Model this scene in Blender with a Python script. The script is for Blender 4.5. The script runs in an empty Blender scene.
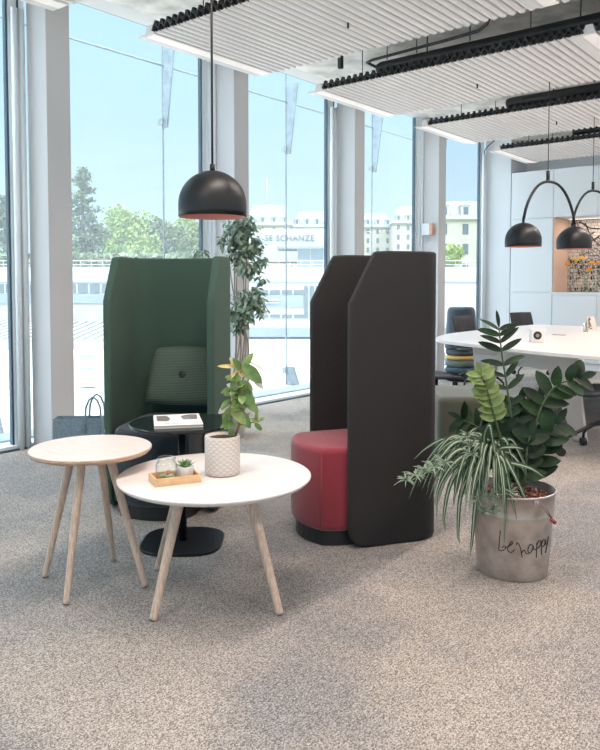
import bpy, bmesh, math, random
from math import sin, cos, pi, radians, sqrt, atan
from mathutils import Vector, Matrix
random.seed(7)
S = bpy.context.scene
COL = S.collection
# ------------------------------------------------------------------ camera numbers (room axes: Y runs along the windows, X into the room)
F = 735.0; H = 1.25; A = radians(39.3); PITCH = atan(34/735.0)
def at(px, py, d):
    """point of the room seen in that direction at distance d in front of the viewpoint"""
    r = (px-300)/F; q = (py-319)/F
    fy = cos(PITCH)-q*sin(PITCH); z = -sin(PITCH)-q*cos(PITCH)
    t = d/fy; l = r*t
    return Vector((-d*sin(A)+l*cos(A), d*cos(A)+l*sin(A), H+z*t))
def fl(px, d, z=0.0):
    p = at(px, 285, d); return Vector((p.x, p.y, z))
def on(px, py, z):
    p = at(px, py, 1.0)-Vector((0, 0, H)); p = p*((z-H)/p.z); return Vector((p.x, p.y, z))
def LD(l, d, z):
    return Vector((-d*sin(A)+l*cos(A), d*cos(A)+l*sin(A), z))

# ------------------------------------------------------------------ materials
MATS = {}
def mat(name, col, rough=.6, metal=0, var=0, vscale=20, bump=0, bscale=200, spec=.5, trans=0, sheen=0, emit=None, estr=0, stretch=None, alt=None):
    if name in MATS: return MATS[name]
    m = bpy.data.materials.new(name); m.use_nodes = True
    nt = m.node_tree; b = nt.nodes['Principled BSDF']
    b.inputs['Base Color'].default_value = (*col, 1)
    b.inputs['Roughness'].default_value = rough
    b.inputs['Metallic'].default_value = metal
    b.inputs['Specular IOR Level'].default_value = spec
    if trans: b.inputs['Transmission Weight'].default_value = trans
    if sheen: b.inputs['Sheen Weight'].default_value = sheen; b.inputs['Sheen Roughness'].default_value = .5
    if emit: b.inputs['Emission Color'].default_value = (*emit, 1); b.inputs['Emission Strength'].default_value = estr
    tc = nt.nodes.new('ShaderNodeTexCoord'); mp = nt.nodes.new('ShaderNodeMapping')
    nt.links.new(tc.outputs['Object'], mp.inputs['Vector'])
    if stretch: mp.inputs['Scale'].default_value = stretch
    if var or alt:
        n = nt.nodes.new('ShaderNodeTexNoise'); n.inputs['Scale'].default_value = vscale; n.inputs['Detail'].default_value = 6
        nt.links.new(mp.outputs[0], n.inputs['Vector'])
        r = nt.nodes.new('ShaderNodeValToRGB')
        r.color_ramp.elements[0].position = .35; r.color_ramp.elements[1].position = .65
        a = alt if alt else tuple(min(1, c*(1+var)) for c in col)
        lo = col if alt else tuple(c*(1-var) for c in col)
        r.color_ramp.elements[0].color = (*lo, 1); r.color_ramp.elements[1].color = (*a, 1)
        nt.links.new(n.outputs['Fac'], r.inputs['Fac']); nt.links.new(r.outputs['Color'], b.inputs['Base Color'])
    if bump:
        n2 = nt.nodes.new('ShaderNodeTexNoise'); n2.inputs['Scale'].default_value = bscale; n2.inputs['Detail'].default_value = 3
        nt.links.new(mp.outputs[0], n2.inputs['Vector'])
        bp = nt.nodes.new('ShaderNodeBump'); bp.inputs['Strength'].default_value = bump; bp.inputs['Distance'].default_value = .004
        nt.links.new(n2.outputs['Fac'], bp.inputs['Height']); nt.links.new(bp.outputs['Normal'], b.inputs['Normal'])
    MATS[name] = m
    return m

def carpet():
    m = bpy.data.materials.new('carpet'); m.use_nodes = True; nt = m.node_tree; L = nt.links.new
    b = nt.nodes['Principled BSDF']; b.inputs['Roughness'].default_value = .95; b.inputs['Specular IOR Level'].default_value = .15
    tc = nt.nodes.new('ShaderNodeTexCoord')
    mp = nt.nodes.new('ShaderNodeMapping'); mp.inputs['Rotation'].default_value = (0, 0, .5); mp.inputs['Scale'].default_value = (1, .8, 1); L(tc.outputs['Object'], mp.inputs['Vector'])
    n = nt.nodes.new('ShaderNodeTexVoronoi'); n.inputs['Scale'].default_value = 310; n.voronoi_dimensions = '2D'
    L(mp.outputs[0], n.inputs['Vector'])
    r = nt.nodes.new('ShaderNodeValToRGB'); r.color_ramp.elements[0].position = .1; r.color_ramp.elements[1].position = .95
    r.color_ramp.elements[0].color = (.16, .147, .138, 1); r.color_ramp.elements[1].color = (.51, .468, .432, 1)
    sr = nt.nodes.new('ShaderNodeSeparateColor'); L(n.outputs['Color'], sr.inputs[0]); L(sr.outputs[0], r.inputs['Fac'])
    # carpet tiles laid with blurred darker and lighter fields
    n2 = nt.nodes.new('ShaderNodeTexNoise'); n2.inputs['Scale'].default_value = 1.3; n2.inputs['Detail'].default_value = 3
    L(tc.outputs['Object'], n2.inputs['Vector'])
    r2 = nt.nodes.new('ShaderNodeValToRGB'); r2.color_ramp.elements[0].position = .42; r2.color_ramp.elements[1].position = .58
    r2.color_ramp.elements[0].color = (.72, .75, .79, 1); r2.color_ramp.elements[1].color = (1, .98, .95, 1)
    L(n2.outputs['Fac'], r2.inputs['Fac'])
    w = nt.nodes.new('ShaderNodeTexWave'); w.inputs['Scale'].default_value = 28; w.inputs['Distortion'].default_value = 3; w.inputs['Detail'].default_value = 2; w.bands_direction = 'X'
    L(tc.outputs['Object'], w.inputs['Vector'])
    mx = nt.nodes.new('ShaderNodeMix'); mx.data_type = 'RGBA'; mx.blend_type = 'MULTIPLY'; mx.inputs[0].default_value = 1
    L(r.outputs['Color'], mx.inputs[6]); L(r2.outputs['Color'], mx.inputs[7])
    mx2 = nt.nodes.new('ShaderNodeMix'); mx2.data_type = 'RGBA'; mx2.blend_type = 'MULTIPLY'; mx2.inputs[0].default_value = .16
    L(mx.outputs[2], mx2.inputs[6]); L(w.outputs['Color'], mx2.inputs[7])
    L(mx2.outputs[2], b.inputs['Base Color'])
    bp = nt.nodes.new('ShaderNodeBump'); bp.inputs['Strength'].default_value = .3; bp.inputs['Distance'].default_value = .004
    L(sr.outputs[1], bp.inputs['Height']); L(bp.outputs['Normal'], b.inputs['Normal'])
    return m

def glass_mat(name, tint=(.96, .985, 1), veil=.0, refl=1.0):
    m = bpy.data.materials.new(name); m.use_nodes = True; nt = m.node_tree; nt.nodes.clear(); L = nt.links.new
    o = nt.nodes.new('ShaderNodeOutputMaterial'); t = nt.nodes.new('ShaderNodeBsdfTransparent'); t.inputs['Color'].default_value = (*tint, 1)
    g = nt.nodes.new('ShaderNodeBsdfGlossy'); g.inputs['Roughness'].default_value = .0
    fr = nt.nodes.new('ShaderNodeLayerWeight'); fr.inputs['Blend'].default_value = .5
    pw = nt.nodes.new('ShaderNodeMath'); pw.operation = 'POWER'; pw.inputs[1].default_value = 3.0; L(fr.outputs['Facing'], pw.inputs[0])
    mu = nt.nodes.new('ShaderNodeMath'); mu.operation = 'MULTIPLY_ADD'; mu.inputs[1].default_value = refl; mu.inputs[2].default_value = refl*.06
    L(pw.outputs[0], mu.inputs[0])
    mx = nt.nodes.new('ShaderNodeMixShader'); L(mu.outputs[0], mx.inputs[0]); L(t.outputs[0], mx.inputs[1]); L(g.outputs[0], mx.inputs[2])
    last = mx
    if veil:
        tr = nt.nodes.new('ShaderNodeBsdfTranslucent'); tr.inputs['Color'].default_value = (.95, .97, 1, 1)
        m2 = nt.nodes.new('ShaderNodeMixShader'); m2.inputs[0].default_value = veil
        L(mx.outputs[0], m2.inputs[1]); L(tr.outputs[0], m2.inputs[2]); last = m2
    L(last.outputs[0], o.inputs['Surface'])
    MATS[name] = m
    return m

M = {}
M['carpet'] = carpet()
M['pane'] = glass_mat('window_glass', tint=(.99, 1, 1), veil=.02, refl=.10)
M['pane_out'] = glass_mat('facade_glass', tint=(.99, 1, 1), veil=.045, refl=.10)
M['jar'] = glass_mat('jar_glass', tint=(.97, .99, .98), refl=1.0)
M['white'] = mat('white_paint', (.66, .68, .70), .5, bump=.05, bscale=60)
M['column'] = mat('column_paint', (.57, .56, .56), .45, bump=.05, bscale=60)
M['cab'] = mat('cabinet_laminate', (.70, .73, .75), .35)
M['concrete'] = mat('concrete', (.68, .64, .59), .85, var=.22, vscale=5, bump=.3, bscale=40)
M['soffit'] = mat('soffit_white', (.62, .60, .58), .7)
M['rib'] = mat('ribbed_metal', (.74, .70, .675), .45)
M['clip'] = mat('dark_steel_clip', (.05, .05, .052), .35, metal=.6)
M['black'] = mat('black_metal', (.012, .013, .015), .45)
M['blackm'] = mat('black_matt', (.007, .008, .010), .42, spec=.35)
M['copper'] = mat('copper_inside', (.55, .22, .17), .5)
M['alu'] = mat('aluminium', (.78, .82, .84), .4, metal=.1)
M['galv'] = mat('galvanised_bracket', (.26, .31, .34), .5, metal=.2, var=.15, vscale=14)
M['dark'] = mat('dark_gasket', (.04, .08, .11), .5)
M['lamp'] = mat('lamp_diffuser', (.85, .78, .74), .5, emit=(1, .86, .78), estr=.18)
M['wood'] = mat('pale_ash', (.60, .44, .34), .5, var=.16, vscale=14, stretch=(1, 14, 1), bump=.05)
M['leg'] = mat('ash_leg', (.56, .42, .33), .5, var=.18, vscale=22, stretch=(6, 6, .5))
M['top'] = mat('white_washed_top', (.68, .64, .615), .38, var=.04, vscale=8, stretch=(1, 6, 1))
M['sidetop'] = mat('side_table_veneer', (.66, .57, .52), .4, var=.06, vscale=7, stretch=(1, 9, 1))
M['edge'] = mat('plywood_edge', (.50, .34, .24), .6, var=.2, vscale=30, stretch=(1, 1, 8))
M['edge_white'] = mat('pale_table_edge', (.66, .62, .59), .5)
M['charcoal'] = mat('charcoal_wool', (.031, .029, .029), .95, var=.3, vscale=420, bump=.4, bscale=500, spec=.15, sheen=.05)
M['red'] = mat('crimson_wool', (.24, .032, .045), .95, var=.2, vscale=420, bump=.4, bscale=500, spec=.15, sheen=.35)
M['green'] = mat('bottle_green_wool', (.058, .10, .078), .95, var=.2, vscale=420, bump=.4, bscale=500, spec=.15, sheen=.05)
M['seatdark'] = mat('blue_black_wool', (.018, .028, .034), .95, var=.2, vscale=140, bump=.5, bscale=330, spec=.2, sheen=.3)
M['olive'] = mat('olive_grey_wool', (.06, .062, .045), .95, var=.2, vscale=350, bump=.5, bscale=330, spec=.2, sheen=.4)
M['meeting'] = mat('meeting_white', (.70, .655, .625), .3)
M['meeting_leg'] = mat('meeting_leg_white', (.72, .67, .63), .4)
M['seatblack'] = mat('black_shell', (.02, .022, .026), .5)
M['zink'] = None

def striped(name, c1, c2, scale, c3=None):
    m = bpy.data.materials.new(name); m.use_nodes = True; nt = m.node_tree; L = nt.links.new
    b = nt.nodes['Principled BSDF']; b.inputs['Roughness'].default_value = .95; b.inputs['Specular IOR Level'].default_value = .2
    tc = nt.nodes.new('ShaderNodeTexCoord')
    w = nt.nodes.new('ShaderNodeTexWave'); w.bands_direction = 'Z'; w.inputs['Scale'].default_value = scale; w.inputs['Distortion'].default_value = 1.5
    w.inputs['Detail'].default_value = 3; w.inputs['Detail Scale'].default_value = 6
    L(tc.outputs['Object'], w.inputs['Vector'])
    r = nt.nodes.new('ShaderNodeValToRGB'); r.color_ramp.elements[0].color = (*c1, 1); r.color_ramp.elements[1].color = (*c2, 1)
    r.color_ramp.elements[0].position = .25; r.color_ramp.elements[1].position = .75
    L(w.outputs['Fac'], r.inputs['Fac']); L(r.outputs['Color'], b.inputs['Base Color'])
    bp = nt.nodes.new('ShaderNodeBump'); bp.inputs['Strength'].default_value = .4; bp.inputs['Distance'].default_value = .003
    L(w.outputs['Fac'], bp.inputs['Height']); L(bp.outputs['Normal'], b.inputs['Normal'])
    return m
M['knit'] = striped('striped_knit', (.05, .085, .065), (.12, .155, .12), 34)

def zinc():
    m = bpy.data.materials.new('galvanised_zinc'); m.use_nodes = True; nt = m.node_tree; L = nt.links.new
    b = nt.nodes['Principled BSDF']; b.inputs['Metallic'].default_value = .85; b.inputs['Roughness'].default_value = .38
    tc = nt.nodes.new('ShaderNodeTexCoord'); v = nt.nodes.new('ShaderNodeTexNoise'); v.inputs['Scale'].default_value = 16; v.inputs['Detail'].default_value = 5
    L(tc.outputs['Object'], v.inputs['Vector'])
    r = nt.nodes.new('ShaderNodeValToRGB'); r.color_ramp.elements[0].color = (.40, .36, .335, 1); r.color_ramp.elements[1].color = (.56, .52, .49, 1)
    r.color_ramp.elements[0].position = .35; r.color_ramp.elements[1].position = .65
    L(v.outputs['Fac'], r.inputs['Fac']); L(r.outputs['Color'], b.inputs['Base Color'])
    rr = nt.nodes.new('ShaderNodeMapRange'); rr.inputs['To Min'].default_value = .28; rr.inputs['To Max'].default_value = .5
    L(v.outputs['Fac'], rr.inputs['Value']); L(rr.outputs[0], b.inputs['Roughness'])
    return m
M['zinc'] = zinc()

# ------------------------------------------------------------------ mesh building
class MB:
    def __init__(s): s.v = []; s.f = []; s.mi = []; s.sm = []
    def add(s, vs, fs, mi=0, smooth=False):
        o = len(s.v); s.v += [tuple(v) for v in vs]
        for f in fs: s.f.append(tuple(i+o for i in f)); s.mi.append(mi); s.sm.append(smooth)
        return s
    def box(s, lo, hi, mi=0, mtx=None):
        x0, y0, z0 = lo; x1, y1, z1 = hi
        vs = [Vector(p) for p in ((x0,y0,z0),(x1,y0,z0),(x1,y1,z0),(x0,y1,z0),(x0,y0,z1),(x1,y0,z1),(x1,y1,z1),(x0,y1,z1))]
        if mtx: vs = [mtx @ v for v in vs]
        return s.add(vs, [(0,3,2,1),(4,5,6,7),(0,1,5,4),(1,2,6,5),(2,3,7,6),(3,0,4,7)], mi)
    def tube(s, pts, rad, n=10, mi=0, cap=True, smooth=True):
        pts = [Vector(p) for p in pts]; k = len(pts)
        rs = rad if isinstance(rad, (list, tuple)) else [rad]*k
        up = Vector((0, 0, 1)); vs = []
        d0 = (pts[1]-pts[0]).normalized()
        if abs(d0.z) > .95: up = Vector((1, 0, 0))
        a = d0.cross(up).normalized()
        for i in range(k):
            d = (pts[min(i+1, k-1)]-pts[max(i-1, 0)]).normalized()
            a = (a-d*a.dot(d)); a = a.normalized() if a.length > 1e-6 else d.orthogonal().normalized()
            b = d.cross(a)
            for j in range(n):
                t = 2*pi*j/n; vs.append(pts[i]+(a*cos(t)+b*sin(t))*rs[i])
        fs = [(i*n+j, i*n+(j+1) % n, (i+1)*n+(j+1) % n, (i+1)*n+j) for i in range(k-1) for j in range(n)]
        s.add(vs, fs, mi, smooth)
        if cap:
            o = len(s.v)-len(vs)
            s.f.append(tuple(o+j for j in reversed(range(n)))); s.mi.append(mi); s.sm.append(False)
            s.f.append(tuple(o+(k-1)*n+j for j in range(n))); s.mi.append(mi); s.sm.append(False)
        return s
    def lathe(s, prof, c=(0, 0, 0), n=48, mi=0, close=True, smooth=True):
        c = Vector(c); vs = []; k = len(prof)
        for r, z in prof:
            for j in range(n):
                t = 2*pi*j/n; vs.append(c+Vector((r*cos(t), r*sin(t), z)))
        fs = [(i*n+j, i*n+(j+1) % n, (i+1)*n+(j+1) % n, (i+1)*n+j) for i in range(k-1) for j in range(n)]
        s.add(vs, fs, mi, smooth)
        return s
    def prism(s, poly, z0, z1, mi=0, side=None):
        n = len(poly)
        vs = [(p[0], p[1], z0) for p in poly]+[(p[0], p[1], z1) for p in poly]
        s.add(vs, [tuple(reversed(range(n))), tuple(range(n, 2*n))], mi)
        o = len(s.v)-2*n
        for i in range(n):
            s.f.append((o+i, o+(i+1) % n, o+n+(i+1) % n, o+n+i)); s.mi.append(mi if side is None else side); s.sm.append(False)
        return s
    def build(s, name, mats, parent=None, bevel=0, seg=2, loc=None, smooth=None, angle=35, subsurf=0):
        me = bpy.data.meshes.new(name); me.from_pydata(s.v, [], s.f)
        if not isinstance(mats, (list, tuple)): mats = [mats]
        for m in mats: me.materials.append(m)
        me.polygons.foreach_set('material_index', s.mi)
        me.polygons.foreach_set('use_smooth', [True]*len(s.f) if smooth else s.sm if smooth is None else [False]*len(s.f))
        bm = bmesh.new(); bm.from_mesh(me); bmesh.ops.recalc_face_normals(bm, faces=bm.faces); bm.to_mesh(me); bm.free()
        me.update()
        o = bpy.data.objects.new(name, me); COL.objects.link(o)
        if parent: o.parent = parent
        if loc: o.location = loc
        if bevel:
            b = o.modifiers.new('bevel', 'BEVEL'); b.width = bevel; b.segments = seg; b.limit_method = 'ANGLE'; b.angle_limit = radians(angle); b.harden_normals = False
        if subsurf:
            u = o.modifiers.new('sub', 'SUBSURF'); u.levels = subsurf; u.render_levels = subsurf
        return o
def tag(o, label=None, cat=None, group=None, kind=None):
    if label: o['label'] = label
    if cat: o['category'] = cat
    if group: o['group'] = group
    if kind: o['kind'] = kind
    return o
def empty(name, loc, rz=0, label=None, cat=None, group=None):
    e = bpy.data.objects.new(name, None); COL.objects.link(e); e.location = loc; e.rotation_euler = (0, 0, rz); e.empty_display_size = .1
    return tag(e, label, cat, group)
def struct(o, label=None, cat=None):
    o['kind'] = 'structure'
    if label: o['label'] = label
    if cat: o['category'] = cat
    return o
def copy_tree(o, parent=None):
    c = o.copy(); COL.objects.link(c)
    if parent is not None: c.parent = parent
    for ch in list(o.children): copy_tree(ch, c)
    return c
def rpoly(pts, rads, n=6):
    """polygon with rounded corners"""
    out = []; k = len(pts)
    for i in range(k):
        p = Vector(pts[i]); a = Vector(pts[i-1]); b = Vector(pts[(i+1) % k]); r = rads[i] if isinstance(rads, (list, tuple)) else rads
        if r <= 0: out.append(tuple(p)); continue
        u = (a-p).normalized(); v = (b-p).normalized(); r = min(r, (a-p).length*.49, (b-p).length*.49)
        for j in range(n+1):
            t = j/n; q = (p+u*r)*(1-t)**2+p*2*t*(1-t)+(p+v*r)*t*t; out.append(tuple(q))
    return out

def text_mesh(name, body, size, extrude, m, parent, loc, rot=(0, 0, 0), space=1.0):
    cu = bpy.data.curves.new(name, 'FONT'); cu.body = body; cu.size = size; cu.extrude = extrude; cu.space_character = space
    t_ = bpy.data.objects.new('tmp', cu); COL.objects.link(t_); bpy.context.view_layer.update()
    me = bpy.data.meshes.new_from_object(t_.evaluated_get(bpy.context.evaluated_depsgraph_get()))
    bpy.data.objects.remove(t_); me.materials.clear(); me.materials.append(m)
    o = bpy.data.objects.new(name, me); COL.objects.link(o); o.parent = parent; o.location = loc; o.rotation_euler = rot; return o
# ------------------------------------------------------------------ the room
Y0, Y1, X1 = -4.0, 10.95, 5.0
XG = -5.2      # inner glass line
struct(MB().box((-5.16, Y0, -.2), (X1, Y1+.75, 0)).build('floor', M['carpet']), 'flecked grey beige carpet floor', 'floor')
struct(MB().box((-4.95, Y0, 3.5), (X1, Y1+.75, 3.8)).build('ceiling', M['concrete']), 'grey raw concrete ceiling above the ribbed panels', 'ceiling')
struct(MB().box((-5.22, Y0, 3.53), (-4.952, Y1+.6, 3.8)).build('trim_1', M['soffit']), 'pale soffit strip along the window head', 'trim')
struct(MB().box((-5.16, Y1, 0), (-4.74, Y1+.615, 3.52)).build('wall_back', M['white']), 'white end wall beside the last window', 'wall')
struct(MB().box((-5.16, Y1+.62, 0), (X1, Y1+.75, 3.5)).build('wall_rear', M['white']), 'white wall behind the kitchen cabinets', 'wall')
sill = empty('trim_2', (0, 0, 0)); struct(sill, 'pale blue aluminium sill running along the foot of the windows', 'trim')
MB().box((-5.32, Y0, -.2), (-5.165, Y1, .035)).build('sill_plate', M['alu'], sill, bevel=.004)
MB().box((-5.162, Y0, 0), (-5.135, Y1, .012)).build('carpet_edge', M['dark'], sill)
MB().box((-5.6, Y0, -.25), (-5.33, Y1, .05)).build('outer_sill', M['galv'], sill)
struct(MB().box((-5.23, Y0, 3.53), (-5.221, Y1, 3.62)).build('trim_10', M['dark']), 'dark line of the window head', 'trim')
struct(MB().box((-6.25, Y0, -4.4), (-5.605, Y1+.6, -.02)).build('trim_3', M['soffit']), 'pale facade plinth below the glass', 'trim')

colY = [1.08, 3.05, 5.01, 6.98, 8.96, 10.95]
for i, y in enumerate(colY[:5]):
    o = MB().box((-5.16, y, 0), (-4.9, y+.2, 3.52)).build('trim_%d' % (i+4), M['column'], bevel=.004)
    struct(o, 'white rectangular column between the windows, number %s from the left' % ['one','two','three','four','five'][i], 'column')
# inner window bays with dark mullion, pane and frame; outer facade skin with seams and brackets
seam = [1.20, 3.17, 5.12, 7.11, 9.05, 11.0]
for i in range(6):
    ya = colY[i-1]+.2 if i else Y0
    yb = colY[i]
    w = empty('window_%d' % (i+1), (XG, (ya+yb)/2, 0)); struct(w, 'floor to ceiling window bay %s from the left' % ['one','two','three','four','five','six'][i], 'window')
    cy = (ya+yb)/2
    def lb(a, b): return ((a[0]-XG, a[1]-cy, a[2]), (b[0]-XG, b[1]-cy, b[2]))
    m = MB(); m.box(*lb((XG-.005, ya, .02), (XG+.005, yb-.14, 3.52))); m.build('pane', M['pane'], w)
    m = MB(); m.box(*lb((XG-.03, yb-.152, .0), (XG+.012, yb-.138, 3.52))); m.build('mullion', M['dark'], w, bevel=.002)
    if i % 2 == 1 or i == 5:
        for k in range(2):
            m = MB(); m.tube([(.05, yb-.105+k*.058-cy, 0), (.05, yb-.105+k*.058-cy, 3.3)], .024, 14); m.build('blind_guide', M['alu'], w)
        m = MB(); m.box(*lb((XG-.03, yb-.135, 0), (XG+.012, yb-.001, 3.52))); m.build('frame', M['alu'], w)
        m = MB(); m.tube([(.05, yb-.077-cy, 3.3), (.055, yb-.08-cy, 3.36), (.12, yb-.1-cy, 3.42), (.25, yb-.1-cy, 3.51)], .008, 8); m.build('blind_cord', M['dark'], w)
    else:
        for k in range(4):
            x = XG-.02+.022*k
            m = MB(); m.box(*lb((x-.02, yb-.133+.033*k, 0), (x+.02, yb-.104+.033*k-.002, 3.52))); m.build('frame_profile', M['alu'], w, bevel=.003)
# outer glass skin
sk = empty('window_7', (-6.05, 4, 0)); struct(sk, 'outer glass skin hung in front of the facade with a grey rail', 'window')
for i in range(len(seam)):
    a = seam[i-1] if i else Y0
    MB().box((-.006, a+.008-4, -.3), (.006, seam[i]-.008-4, 4.3)).build('outer_pane', M['pane_out'], sk)
for y in seam:
    MB().box((-.004, y-.007-4, -.3), (.008, y+.007-4, 4.3)).build('glass_joint', M['galv'], sk)
MB().tube([(.03, Y0-4, 3.53), (.03, 7.2, 3.53)], .011, 8).build('rail', M['galv'], sk)
for y in seam:
    m = MB(); z0 = 2.89
    m.add([(.02, y-4-.012, z0+.0), (.02, y-4+.012, z0+.0), (.075, y-4+.012, z0-.0), (.075, y-4-.012, z0-.0),
           (.02, y-4-.012, 3.75), (.02, y-4+.012, 3.75), (.20, y-4+.012, 3.75), (.20, y-4-.012, 3.75)],
          [(0,3,2,1),(4,5,6,7),(0,1,5,4),(1,2,6,5),(2,3,7,6),(3,0,4,7)])
    m.box((-.04, y-4-.035, z0+.03), (.03, y-4+.035, z0+.10))
    m.build('hanging_bracket', M['galv'], sk, bevel=.003)
    m = MB(); z1 = .22
    m.add([(.02, y-4-.012, -.2), (.02, y-4+.012, -.2), (.30, y-4+.012, -.2), (.30, y-4-.012, -.2),
           (.02, y-4-.012, z1), (.02, y-4+.012, z1), (.13, y-4+.012, z1), (.13, y-4-.012, z1)],
          [(0,3,2,1),(4,5,6,7),(0,1,5,4),(1,2,6,5),(2,3,7,6),(3,0,4,7)])
    m.box((-.04, y-4-.035, z1-.09), (.03, y-4+.035, z1-.02))
    m.build('foot_bracket', M['galv'], sk, bevel=.003)
# small white sensor box with copper side on column four
sb = empty('wall_box', (-4.93, 8.955, 0), 0, 'small square white box with an orange side on the column behind the charcoal chair', 'wall box')
MB().box((-.2, -.065, 1.93), (-.075, 0, 2.09)).build('box_body', M['cab'], sb, bevel=.004)
MB().box((-.074, -.065, 1.93), (-.03, 0, 2.09)).build('copper_side', mat('copper_paint', (.62, .36, .25), .5), sb, bevel=.003)

# ------------------------------------------------------------------ ribbed ceiling panels
PZ = 3.06
def ribbed(x0, x1, L):
    m = MB(); p = .066; n = int((x1-x0)/p); prof = []
    for i in range(n):
        x = x0+i*p
        prof += [(x, PZ+.034), (x+.007, PZ+.010), (x+.015, PZ+.002), (x+.024, PZ), (x+.034, PZ), (x+.043, PZ+.002), (x+.051, PZ+.010), (x+.058, PZ+.034)]
    prof.append((x0+n*p, PZ+.034))
    k = len(prof)
    vs = [(x-x0, 0, z) for x, z in prof]+[(x-x0, L, z) for x, z in prof]+[(x-x0, 0, z+.006) for x, z in prof]+[(x-x0, L, z+.006) for x, z in prof]
    fs = []
    for i in range(k-1):
        fs += [(i, i+1, k+i+1, k+i), (2*k+i, 3*k+i, 3*k+i+1, 2*k+i+1), (i, 2*k+i, 2*k+i+1, i+1), (k+i, k+i+1, 3*k+i+1, 3*k+i)]
    fs += [(0, k, 3*k, 2*k), (k-1, 3*k-1, 4*k-1, 2*k-1)]
    m.add(vs, fs); return m, n*p
def zigzag(w):
    m = MB(); n = int(w/.066)
    for i in range(n):
        x = .066*i
        for (xa, za, xb, zb) in ((x, .0, x+.033, .055), (x+.033, .055, x+.066, .0)):
            d = Vector((xb-xa, 0, zb-za)).normalized(); q = Vector((-d.z, 0, d.x))*.006
            a = Vector((xa, 0, za)); b = Vector((xb, 0, zb)); vs = []
            for y in (-.022, .014):
                for c in (a-q, b-q, b+q, a+q): vs.append((c.x, y, c.z))
            m.add(vs, [(0,1,2,3),(7,6,5,4),(0,4,5,1),(1,5,6,2),(2,6,7,3),(3,7,4,0)])
        m.box((x+.024, -.02, .03), (x+.044, .01, .066))
    m.box((0, .018, -.0), (n*.066, .024, .05))
    return m
XL = -4.22; PW = 2.38; PL = 1.30
ROWS = [-.44, 1.52, 3.50, 5.50, 7.47, 9.42]
protos = {}
rown = ['nearest the viewer', 'first', 'second', 'third', 'fourth', 'fifth']
for r, y in enumerate(ROWS):
    L = PL if r < 5 else 1.25
    for c in range(3):
        x = XL+c*(PW+.09)
        if (L,) not in protos:
            t = empty('ceiling_panel', (x, y, 0)); m, w = ribbed(0, PW, L); m.build('ribbed_sheet', M['rib'], t)
            z = zigzag(w); z.build('edge_clip', M['clip'], t, loc=(0, -.002, PZ+.012))
            for hx_, hy_ in ((.3, .2), (1.9, .2), (.3, L-.2), (1.9, L-.2)):
                MB().tube([(hx_, hy_, PZ+.02), (hx_, hy_, 3.5)], .004, 6).build('hanger_rod', M['black'], t)
            MB().tube([(1.2, L*.55, PZ-.035), (1.2, L*.55, PZ+.03)], .008, 8).build('sprinkler_head', M['black'], t)
            protos[(L,)] = t
        else:
            t = copy_tree(protos[(L,)]); t.location = (x, y, 0)
        tag(t, 'pale ribbed metal ceiling panel in the %s cross row, %s' % (['foremost','front','middle front','middle','middle rear','rearmost'][r], ['next to the windows','one bay in from the windows','farthest from the windows'][c]), 'ceiling panel', 'ribbed metal ceiling panels')
# strip lights between and beside the panels
first = None
for r, y in enumerate(ROWS):
    for c in range(3):
        x = XL-.055+c*(PW+.09)
        if first is None:
            t = empty('strip_light', (x, y, 0))
            MB().add([(-.05,0,PZ-.0),(.05,0,PZ-.0),(.025,0,PZ+.07),(-.025,0,PZ+.07),(-.05,1.28,PZ),(.05,1.28,PZ),(.025,1.28,PZ+.07),(-.025,1.28,PZ+.07)],
                     [(0,1,2,3),(7,6,5,4),(0,4,5,1),(1,5,6,2),(2,6,7,3),(3,7,4,0)]).build('housing', M['rib'], t)
            MB().box((-.045, .01, PZ-.006), (.045, 1.27, PZ-.0005)).build('diffuser', M['lamp'], t)
            MB().box((-.13, 0, PZ+.002), (-.052, 1.28, PZ+.012)).build('side_wing', M['rib'], t)
            first = t
        else:
            t = copy_tree(first); t.location = (x, y, 0)
        tag(t, 'slim strip light in the %s cross row, %s' % (['foremost','front','middle front','middle','middle rear','rearmost'][r], ['window side','between first two bays','between last two bays'][c]), 'ceiling light', 'strip lights of the ceiling panels')
# pipes above the panels
def pipe_set(y, xs, rad, nm, lab):
    t = empty(nm, (xs, y, 0), 0, lab, 'pipe')
    m = MB(); m.tube([(0, 0, 3.2), (.04, 0, 3.2), (X1-.4-xs, 0, 3.2)], [rad*.8, rad, rad], 16); m.build('duct', M['black'], t)
    for k in range(6):
        MB().tube([(.5+k*1.3, 0, 3.2+rad*.8), (.5+k*1.3, 0, 3.5)], .006, 6).build('hanger', M['black'], t)
pipe_set(5.66, -3.72, .055, 'cooling_pipe', 'thick black pipe over the nearest ceiling gap ending at a rounded cap')
pipe_set(7.62, -3.35, .06, 'cooling_pipe', 'thick black pipe above the second gap, where the arched lamp cord rises')
pipe_set(9.52, -3.3, .05, 'cooling_pipe', 'thick black pipe above the farthest ceiling gap')
t = empty('conduit', (0, 0, 0), 0, 'thin black conduit bent into a loop above the nearest ceiling gap', 'pipe')
MB().tube([on(384, 71, 3.24), on(367, 62.5, 3.25), on(372, 60, 3.25), on(400, 52.5, 3.25), on(440, 42, 3.25), on(478, 31, 3.25), on(487, 24, 3.26), on(492, 10, 3.27), on(500, -12, 3.28)], .013, 10).build('pipe_run', M['black'], t)
for x in (-3.6, -3.3, -2.8): MB().tube([(x, 5.62, 3.25), (x, 5.62, 3.5)], .005, 6).build('hanger', M['black'], t)
MB().box((-4.0, 5.42, 3.20), (-3.96, 5.46, 3.5)).build('junction', M['black'], t, bevel=.004)
t = empty('air_duct', (0, 0, 0), 0, 'dark flat metal duct lying in the nearest ceiling gap at right', 'duct')
MB().box((-2.5, 5.0, 3.27), (4.5, 5.28, 3.42)).build('duct_body', mat('duct_grey', (.22, .215, .21), .6, var=.3, vscale=4), t, bevel=.006)

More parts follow.
